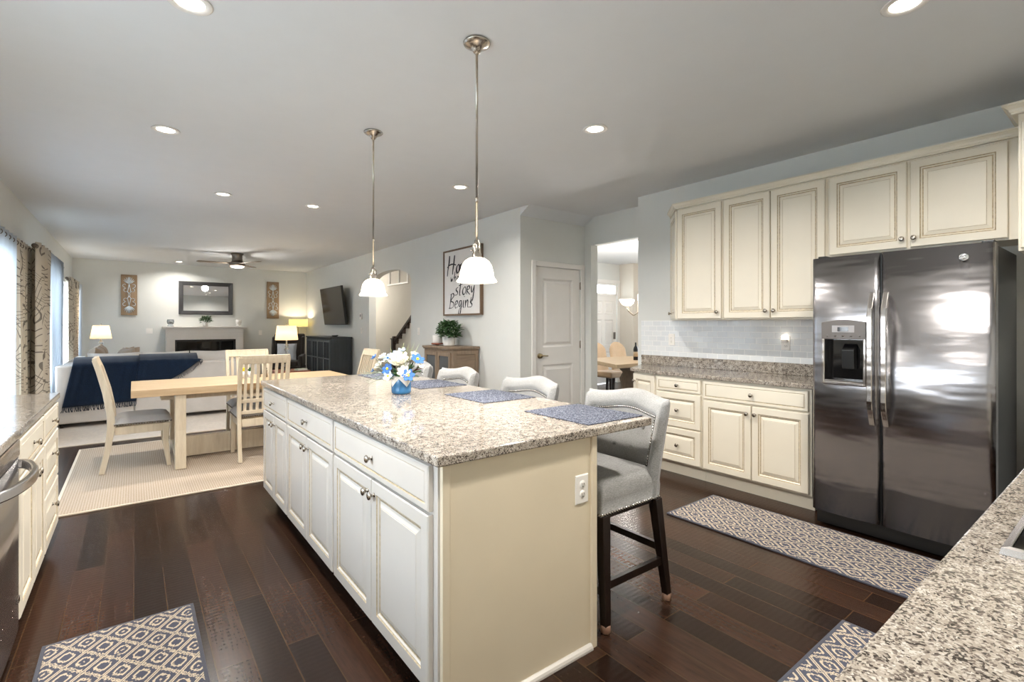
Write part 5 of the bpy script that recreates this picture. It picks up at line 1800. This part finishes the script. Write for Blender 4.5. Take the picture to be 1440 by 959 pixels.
# carved panels
def carved(label, x, z0, z1, w):
    t = thing('carved_wall_panel', label, 'wall art', (x, BY - 0.002, (z0 + z1) / 2), 0, 'carved wooden wall panels')
    h = z1 - z0
    MB().box(-w / 2, w / 2, -0.025, 0, -h / 2, h / 2).build('board', M['carved_wood'], t, bevel=0.003)
    mb = MB()
    y = -0.028
    k = w / 0.285

    def curl(cx, cz, r, a0, a1, th=0.008, n=16):
        pts = []
        for i in range(n + 1):
            a = a0 + (a1 - a0) * i / n; rr = r * (1 - 0.55 * i / n)
            pts.append((cx + rr * math.cos(a), y, cz + rr * math.sin(a)))
        mb.tube(pts, [th * (1 - 0.5 * i / n) for i in range(n + 1)], 6)
    for sz in (-1, 1):
        for sx_ in (-1, 1):
            mb.tube([(0, y, sz * 0.02), (sx_ * 0.03 * k, y, sz * 0.07), (sx_ * 0.012 * k, y, sz * 0.17), (0, y, sz * 0.24)], 0.008, 6)
            curl(sx_ * 0.055 * k, sz * 0.10, 0.05 * k, PI / 2 * sz if sx_ > 0 else PI / 2 * sz, (PI / 2 + sx_ * -4.2) * 1.0 if sz > 0 else (-PI / 2 + sx_ * 4.2))
            curl(sx_ * 0.075 * k, sz * 0.21, 0.045 * k, -PI / 2 * sz, -PI / 2 * sz + sx_ * sz * 4.0)
            for j, (dx, dz) in enumerate(((0.02, 0.16), (0.05, 0.15), (0.08, 0.12), (0.095, 0.085))):
                mb.tube([(sx_ * 0.005 * k, y, sz * 0.245), (sx_ * dx * 0.6 * k, y, sz * (0.24 + dz * 0.5)), (sx_ * dx * k, y, sz * (0.235 + dz))], [0.006, 0.011, 0.005], 6)
        mb.tube([(0, y, sz * 0.23), (0, y, sz * 0.40)], [0.007, 0.010], 6)
    mb.tube([(0, y, 0.06), (0.018, y, 0), (0, y, -0.06), (-0.018, y, 0)], 0.006, 6, closed=True)
    mb.build('carving', M['whitewash'], t)


carved('carved brown wooden scroll panel left of the mirror', -0.08, 1.55, 2.443, 0.285)
carved('carved brown wooden scroll panel right of the mirror', 2.835, 1.50, 2.44, 0.285)

outlet('white switch plate on the far wall left of the fireplace', (0.28, BY - 0.001, 1.20), '-y', 'light_switch', 'rocker', 0.12, 0.12, 'switch')
outlet('white switch plate on the far wall right of the fireplace', (2.544, BY - 0.001, 1.14), '-y', 'light_switch', 'rocker', 0.075, 0.12, 'switch')
outlet('white light switch between the arch and the wooden cabinet', (VX - 0.001, 7.235, 1.23), '-x', 'light_switch', 'rocker', 0.075, 0.12, 'switch')
outlet('white light switch under the thermostat left of the arch', (VX - 0.001, 9.76, 1.22), '-x', 'light_switch', 'rocker', 0.075, 0.12, 'switch')
t = thing('thermostat', 'small white thermostat on the wall left of the arch', 'thermostat', (VX - 0.001, 9.76, 1.51), -PI / 2)
MB().box(-0.05, 0.05, -0.025, 0, -0.06, 0.06).build('housing', M['plate'], t, bevel=0.006)
MB().box(-0.025, 0.025, -0.0265, -0.025, -0.01, 0.04).build('screen', M['grey_plastic'], t)

# ------------------------------------------------------------------ right living wall: cabinet, plant, candle, sign
wcab = thing('wooden_cabinet', 'weathered brown wooden cabinet with two glass doors under the lettered sign', 'cabinet', (3.25, 6.255, 0), -PI / 2)
WW, WD, WH = 0.79, 0.385, 1.05
MB().box(0.0, WW, 0.0, WD, 0.09, WH - 0.045).build('carcass', M['barn_wood_h'], wcab, bevel=0.003)
MB().box(-0.022, WW + 0.022, -0.025, WD + 0.012, WH - 0.028, WH).box(-0.012, WW + 0.012, -0.014, WD + 0.008, WH - 0.044, WH - 0.0285).build('top', M['barn_wood'], wcab, bevel=0.004)
for (x, y) in ((0.03, 0.03), (WW - 0.03, 0.03), (0.03, WD - 0.03), (WW - 0.03, WD - 0.03)):
    MB().box(x - 0.028, x + 0.028, y - 0.028, y + 0.028, 0, 0.089).build('leg', M['barn_wood'], wcab)
mb = MB()
for (xa, xb, za, zb) in ((WW, WW + 0.010, 0.10, WH - 0.05),):
    mb.box(xa, xb, 0.0, 0.05, za, zb).box(xa, xb, WD - 0.05, WD, za, zb)
    for z in (0.10, 0.52, WH - 0.10):
        mb.box(xa, xb, 0.05, WD - 0.05, z, z + 0.05)
mb.build('side_frame', M['barn_wood'], wcab, bevel=0.002)
for i in range(2):
    x0 = 0.05 + i * 0.35; x1 = x0 + 0.342; z0, z1 = 0.12, WH - 0.075
    mb = MB().box(x0, x0 + 0.05, -0.02, -0.001, z0, z1).box(x1 - 0.05, x1, -0.02, -0.001, z0, z1).box(x0 + 0.05, x1 - 0.05, -0.02, -0.001, z0, z0 + 0.06).box(x0 + 0.05, x1 - 0.05, -0.02, -0.001, z1 - 0.05, z1)
    dr = mb.build('door', M['barn_wood'], wcab, bevel=0.002)
    MB().box(x0 + 0.051, x1 - 0.051, -0.010, -0.005, z0 + 0.061, z1 - 0.051).build('glass_pane', plain('smoky_mesh_glass', '#4f5356', 0.2), dr)
    MB().box(x1 - 0.03 if i == 0 else x0 + 0.018, x1 - 0.018 if i == 0 else x0 + 0.03, -0.032, -0.02, 0.52, 0.60).build('pull', M['frame_dark'], dr, bevel=0.002)

cd = thing('candle', 'white pillar candle on a small red brown stand on the wooden cabinet', 'candle', (3.37, 6.10, WH + 0.001))
MB().lathe([(0.0, 0.012), (0.078, 0.012), (0.084, 0.02), (0.084, 0.034), (0.0, 0.034)], seg=28).lathe([(0.02, 0.0), (0.035, 0.012), (0, 0.012)], (0, 0, 0), 16).build('stand', M['cherry'], cd)
MB().lathe([(0.0, 0.0345), (0.068, 0.0345), (0.070, 0.04), (0.070, 0.135), (0.066, 0.14), (0.01, 0.136), (0, 0.136)], seg=28).build('wax', M['white_ceramic'], cd)
MB().tube([(0, 0, 0.136), (0.001, 0, 0.146), (0.003, 0, 0.152)], 0.0015, 6).build('wick', M['black'], cd)
pp = thing('potted_plant', 'leafy green plant in a white pot on the wooden cabinet', 'plant', (3.43, 5.88, WH + 0.001))
MB().lathe([(0, 0.001), (0.075, 0.001), (0.082, 0.01), (0.082, 0.13), (0.076, 0.13), (0.07, 0.115), (0, 0.115)], seg=28).build('pot', M['white_ceramic'], pp)
bushy(pp, 'foliage', 'leaf', (0, 0, 0.21), 0.165, 620, 0.017, 0.05, 9, 0.85)

# framed lettered sign
SG0, SG1, SZ0, SZ1 = 6.365, 5.377, 1.470, 2.412
SW, SH = SG0 - SG1, SZ1 - SZ0
sg = thing('framed_sign', 'wood framed print lettered Home where our story Begins above the wooden cabinet', 'picture', (VX - 0.002, SG0, SZ0), -PI / 2)
mb = MB().rings(SW, SH, [(0, 0, 0), (0, 0.045, 0), (0.022, 0.045, 0), (0.022, 0.03, 0)])
mb.f.pop(-2); mb.m.pop(-2); mb.sm.pop(-2)
mb.build('picture_frame', M['frame_wood'], sg)
MB().box(0.0225, SW - 0.0225, -0.0325, -0.030, 0.0225, SH - 0.0225).build('print', M['paper'], sg)
GL = {
    'H': (0.95, [[(.12, 1.12), (.10, .7), (.0, .35), (-.06, -.12)], [(.72, 1.1), (.66, .6), (.58, .2), (.56, -.05)], [(-.12, .42), (.2, .55), (.5, .58), (.92, .5)]]),
    'o': (0.42, [[(.28, .5), (.1, .42), (.02, .2), (.12, .02), (.28, .06), (.36, .28), (.28, .48), (.2, .5)]]),
    'm': (0.72, [[(.0, .5), (.02, .2), (.0, .0)], [(.02, .25), (.12, .46), (.2, .42), (.22, .0)], [(.23, .25), (.36, .48), (.46, .4), (.46, .08), (.6, .04)]]),
    'e': (0.42, [[(.02, .22), (.25, .3), (.27, .46), (.12, .46), (.02, .22), (.12, .0), (.36, .1)]]),
    'w': (0.62, [[(0, .5), (.06, .04), (.2, .3), (.26, .04), (.4, .35), (.46, .5)]]),
    'h': (0.45, [[(.08, 1.0), (.02, .4), (.0, .0)], [(.02, .2), (.16, .46), (.26, .4), (.28, .0)]]),
    'r': (0.34, [[(.0, .5), (.02, .2), (.02, .0)], [(.02, .24), (.12, .46), (.28, .44)]]),
    'R': (0.42, [[(.04, .52), (.02, .0)], [(.0, .5), (.22, .52), (.26, .36), (.04, .26), (.16, .12), (.34, -.02)]]),
    'u': (0.46, [[(0, .5), (.0, .12), (.1, .02), (.22, .2), (.28, .5)], [(.28, .5), (.27, .1), (.36, .0)]]),
    's': (0.34, [[(.26, .52), (.1, .46), (.06, .34), (.22, .2), (.18, .04), (-.06, .02)]]),
    't': (0.34, [[(.16, .98), (.1, .4), (.08, .02), (.2, .0)], [(-.06, .6), (.14, .66), (.34, .70)]]),
    'y': (0.42, [[(0, .5), (.04, .2), (.14, .14), (.28, .5)], [(.30, .54), (.26, .0), (.18, -.4), (.04, -.42), (.06, -.2)]]),
    'B': (0.55, [[(.12, 1.0), (.06, .5), (.0, -.04)], [(.0, .92), (.3, 1.0), (.4, .82), (.1, .52), (.42, .36), (.36, .06), (-.1, .0)]]),
    'g': (0.44, [[(.28, .46), (.1, .46), (.04, .2), (.16, .08), (.28, .4)], [(.30, .5), (.28, .0), (.2, -.42), (.04, -.36), (.12, -.08), (.4, .1)]]),
    'i': (0.24, [[(.06, .5), (.04, .12), (.14, .0)], [(.10, .72), (.12, .78)]]),
    'n': (0.46, [[(0, .5), (.02, .2), (.0, .0)], [(.02, .24), (.16, .48), (.26, .4), (.27, .06), (.38, .02)]]),
    ' ': (0.28, []),
}


def smooth(pts, n=7):
    out = []
    P = [pts[0]] + list(pts) + [pts[-1]]
    for i in range(1, len(P) - 2):
        p0, p1, p2, p3 = [Vector((a, b)) for a, b in P[i - 1:i + 3]]
        for k in range(n):
            t_ = k / n
            out.append(0.5 * ((2 * p1) + (p2 - p0) * t_ + (2 * p0 - 5 * p1 + 4 * p2 - p3) * t_ ** 2 + (3 * p1 - p0 - 3 * p2 + p3) * t_ ** 3))
    out.append(Vector(pts[-1]))
    return out


ink = MB()


def write(text, x, z, size, w, slant=0.12, gap=0.02, tight=1.0):
    for chx in text:
        adv, strokes = GL[chx]
        for stt in strokes:
            pl = smooth(stt)
            pl = [Vector((x + (p.x + slant * p.y) * size * tight, z + p.y * size)) for p in pl]
            n = len(pl)
            b = len(ink.v)
            for i, p in enumerate(pl):
                d = (pl[min(i + 1, n - 1)] - pl[max(i - 1, 0)])
                if d.length < 1e-6:
                    d = Vector((1, 0))
                d.normalize()
                nx = Vector((-d.y, d.x))
                wd_ = w * (0.45 + 0.75 * abs(d.dot(Vector((0.35, -0.94))))) * (0.6 + 0.4 * math.sin(PI * min(1, (i + 1) / n * 1.3)))
                a_, c_ = p + nx * wd_ / 2, p - nx * wd_ / 2
                ink.v.append((a_.x, -0.0335, a_.y)); ink.v.append((c_.x, -0.0335, c_.y))
            for i in range(n - 1):
                ink.quad((b + 2 * i, b + 2 * i + 1, b + 2 * i + 3, b + 2 * i + 2))
        x += (adv + gap) * size * tight
    return x


write('Home', 0.12, 0.60, 0.235, 0.036, 0.08, 0.03, 1.0)
write('where our', 0.20, 0.485, 0.14, 0.018, 0.1, 0.03, 1.05)
write('stoRy', 0.33, 0.285, 0.215, 0.025, 0.1, 0.03, 1.15)
write('Begins', 0.17, 0.105, 0.21, 0.024, 0.1, 0.02, 1.15)
ink.build('lettering', M['ink'], sg)

# picture on the left wall between the windows
t = thing('framed_picture', 'grey framed picture on the left window wall between two windows', 'picture', (LX + 0.002, 10.18, 1.25), PI / 2)
mb = MB().rings(0.72, 1.0, [(0, 0, 0), (0, 0.03, 0), (0.03, 0.03, 0), (0.03, 0.018, 0)])
mb.f.pop(-2); mb.m.pop(-2); mb.sm.pop(-2)
mb.build('picture_frame', plain('silver_grey_frame', '#8f8d8a', 0.35, 0.5), t)
tt = NT('misty_print'); nn = tt.noise(tt.coord((2, 2, 3)), 1.6, 4, 0.6, 1.0)
tt.set(color=tt.ramp(nn.outputs[0], [(0.3, lin('#9db0bb')), (0.55, lin('#d4d8d8')), (0.75, lin('#b9ab98'))]), rough=0.3)
MB().box(0.031, 0.689, -0.0195, -0.017, 0.031, 0.969).build('print', tt.mat, t)

# ------------------------------------------------------------------ curtains
def curtain_panel(parent, y0, y1, z0, z1, amp, waves, mat, x=-0.86, name='curtain_panel', ph=0.0):
    def g(u, v):
        a = 2 * PI * waves * u + ph
        k = 1 + 0.12 * math.sin(3 * u + 5 * v)
        yy = y0 + (y1 - y0) * u + 0.018 * math.sin(2 * a) * (1 - v * 0.3)
        return (x + amp * math.sin(a) * k, yy, z0 + (z1 - z0) * v)
    return MB().grid(g, int(18 * waves), 12).build(name, M[mat], parent, solid=0.003)


def curtain_set(label, x, rod0, rod1, panels, zr=2.235, zt=2.285):
    t = thing('curtain_set', label, 'curtain', (0, 0, 0), 0, 'curtains on the window wall')
    r = MB().tube([(x, rod0, zr), (x, rod1, zr)], 0.012, 12)
    for e in (rod0, rod1):
        r.ball((x, e, zr), 0.026, 12)
    for yb in (rod0 + 0.68, rod1 - 0.06):
        r.tube([(x, yb, zr), (LX + 0.005, yb, zr)], 0.008, 8)
        r.lathe([(0, LX + 0.002), (0.025, LX + 0.002), (0.025, LX + 0.008), (0, LX + 0.010)], (0, yb, zr), 14, axis='x')
    r.build('curtain_rod', M['fan_metal'], t)
    for (y0, y1, amp, waves, mat, zb) in panels:
        o = curtain_panel(t, y0, y1, zb, zt, amp, waves, mat, x, 'sheer_panel' if mat == 'sheer' else 'curtain_panel')
        n = int(waves * 2)
        for k in range(n):
            gm = MB()
            yy = y0 + (y1 - y0) * (k + 0.0) / n + 0.01
            gm.tube([(x + 0.024 * math.cos(a), yy, zr + 0.024 * math.sin(a)) for a in [2 * PI * i / 14 for i in range(14)]], 0.004, 6, closed=True)
            gm.build('grommet', M['fan_metal'], o)
    return t


curtain_set('white sheer curtains with a swirl print panel over the patio door by the dining table', -0.95, 4.30, 8.00, [(4.35, 6.98, 0.030, 14, 'sheer', 0.02), (7.00, 7.88, 0.034, 6, 'swirl', 0.02)], 2.17, 2.215)
curtain_set('swirl print panel and blue white sheer on the middle window of the left wall', -0.855, 7.40, 10.0, [(7.45, 8.36, 0.050, 4, 'swirl', 0.02), (8.44, 9.75, 0.045, 8, 'sheer', 0.02)], 2.20, 2.245)
curtain_set('swirl print panel and white sheer on the farthest window behind the sofa', -0.88, 10.98, 13.62, [(11.22, 12.6, 0.055, 6, 'swirl', 0.02), (12.66, 13.5, 0.04, 5, 'sheer', 0.02)], 2.11, 2.155)

# ------------------------------------------------------------------ hall stair seen through the arch
t = thing('stair_railing', 'dark wood stair handrail with newel post seen through the arch', 'railing', (0, 0, 0))
MB().box(4.46, 4.56, 10.04, 10.14, 0, 1.02).box(4.445, 4.575, 10.025, 10.155, 1.02, 1.045).prism([(4.47, 1.045), (4.55, 1.045), (4.535, 1.09), (4.485, 1.09)], 'y', 10.05, 10.13).build('newel_post', M['dark_stair'], t, bevel=0.004)
p0, p1 = Vector((4.51, 10.04, 0.98)), Vector((4.51, 7.6, 2.53))
MB().bar(p0, p1, 0.06, 0.07).build('handrail', M['dark_stair'], t, bevel=0.008)
for k in range(14):
    q = p0 + (p1 - p0) * ((k + 0.6) / 14)
    MB().box(q.x - 0.02, q.x + 0.02, q.y - 0.055, q.y + 0.055, q.z - 0.115, q.z - 0.03).build('bracket', M['dark_stair'], t)
t = structure(MB().prism([(10.03, 0), (10.03, 0.90), (7.25, 2.665), (7.25, 0)], 'x', 4.52, 4.62).build('wall_stair', M['hall_paint']))
lamp('hall_ceiling_light', 'POINT', (4.15, 8.4, 2.45), 26, NEUTRAL, 0.12)  # fill lamps without a fixture, added to brighten the hall
lamp('hall_ceiling_light', 'POINT', (4.1, 12.9, 2.4), 26, NEUTRAL, 0.12)

# ------------------------------------------------------------------ dining room through the opening
t = thing('formal_dining_table', 'tan wooden pedestal dining table seen through the opening', 'table', (0, 0, 0))
MB().prism([(5.54, 4.72), (7.2, 4.72), (7.75, 5.3), (7.2, 5.95), (6.15, 5.95)], 'z', 0.70, 0.76).build('tabletop', M['bench_wood'], t, bevel=0.006)
MB().lathe([(0.0, 0.0), (0.34, 0.0), (0.34, 0.06), (0.16, 0.14), (0.13, 0.30), (0.17, 0.45), (0.12, 0.55), (0.26, 0.699), (0, 0.699)], (6.55, 5.3, 0), 24).build('pedestal', M['barn_wood'], t)


def tan_chair(x, y, rz, label):
    t = thing('upholstered_chair', label, 'chair', (x, y, 0), rz, 'tan chairs in the dining room')
    MB().box(-0.22, 0.24, -0.23, 0.23, 0.36, 0.47).build('seat', M['tan_chair'], t, bevel=0.03, seg=3)
    mb = MB()

    def g(u, v, s):
        a = 2 * u - 1
        top = 1.0 - 0.10 * a ** 2 - 0.04 * a ** 6
        z = 0.40 + (top - 0.40) * v
        e = (max(0, 1 - a ** 8) * max(0, 1 - v ** 10)) ** 0.5
        return (-0.23 - 0.09 * v + 0.05 * a * a + s * 0.035 * e, a * 0.24, z)
    mb.grid(lambda u, v: g(u, v, 1), 16, 12); mb.grid(lambda u, v: g(1 - u, v, -1), 16, 12)
    mb.build('backrest', M['tan_chair'], t)
    for sx_ in (-0.19, 0.2):
        for sy_ in (-0.2, 0.2):
            MB().sweep([(sx_, sy_, 0.36), (sx_ * 1.08, sy_, 0)], [0.045, 0.03], [0.045, 0.03], (0, 1, 0)).build('leg', M['espresso'], t)


tan_chair(7.66, 6.24, -PI / 2, 'tan upholstered chair behind the dining room table, right one of the two')
tan_chair(7.10, 6.24, -PI / 2 + 0.05, 'tan upholstered chair behind the dining room table, left one of the two')

t = thing('chandelier', 'chandelier with lit alabaster bowls on curved arms in the dining room', 'chandelier', (6.60, 5.10, CZ))
MB().lathe([(0.065, -0.001), (0.065, -0.02), (0.02, -0.04), (0.008, -0.045), (0.008, -0.75), (0.03, -0.78), (0.035, -0.95), (0.02, -1.22), (0.03, -1.25), (0, -1.28)], seg=16).build('stem', M['nickel'], t)
for k in range(5):
    a = math.radians(160 + 72 * k); ca, sa = math.cos(a), math.sin(a)
    ar = MB().tube([(ca * r, sa * r, z) for r, z in ((0.02, -0.72), (0.06, -0.86), (0.06, -1.0), (0.07, -1.2), (0.16, -1.25), (0.25, -1.18), (0.29, -1.09))], 0.008, 8).build('arm', M['nickel'], t)
    MB().lathe([(0.0, 0.0), (0.05, 0.004), (0.085, 0.045), (0.11, 0.10), (0.105, 0.10), (0.08, 0.05), (0.045, 0.012), (0, 0.008)], (ca * 0.29, sa * 0.29, -1.09), 24).build('bowl_shade', M['bulb_warm'], ar)
    lamp('chandelier_bulb_light', 'POINT', (ca * 0.29, sa * 0.29, -0.94), 22, WARM, 0.05, t)
t = thing('wine_bottle', 'dark bottle standing on the dining room table at the opening edge', 'bottle', (6.50, 5.14, 0.7605))
MB().lathe([(0, 0.001), (0.037, 0.001), (0.038, 0.01), (0.038, 0.18), (0.03, 0.21), (0.014, 0.235), (0.013, 0.29), (0, 0.29)], seg=18).build('bottle', M['black_glass'], t)
MB().lathe([(0.0385, 0.06), (0.0388, 0.06), (0.0388, 0.14), (0.0385, 0.14)], seg=18).build('bottle_label', M['oak'], t)
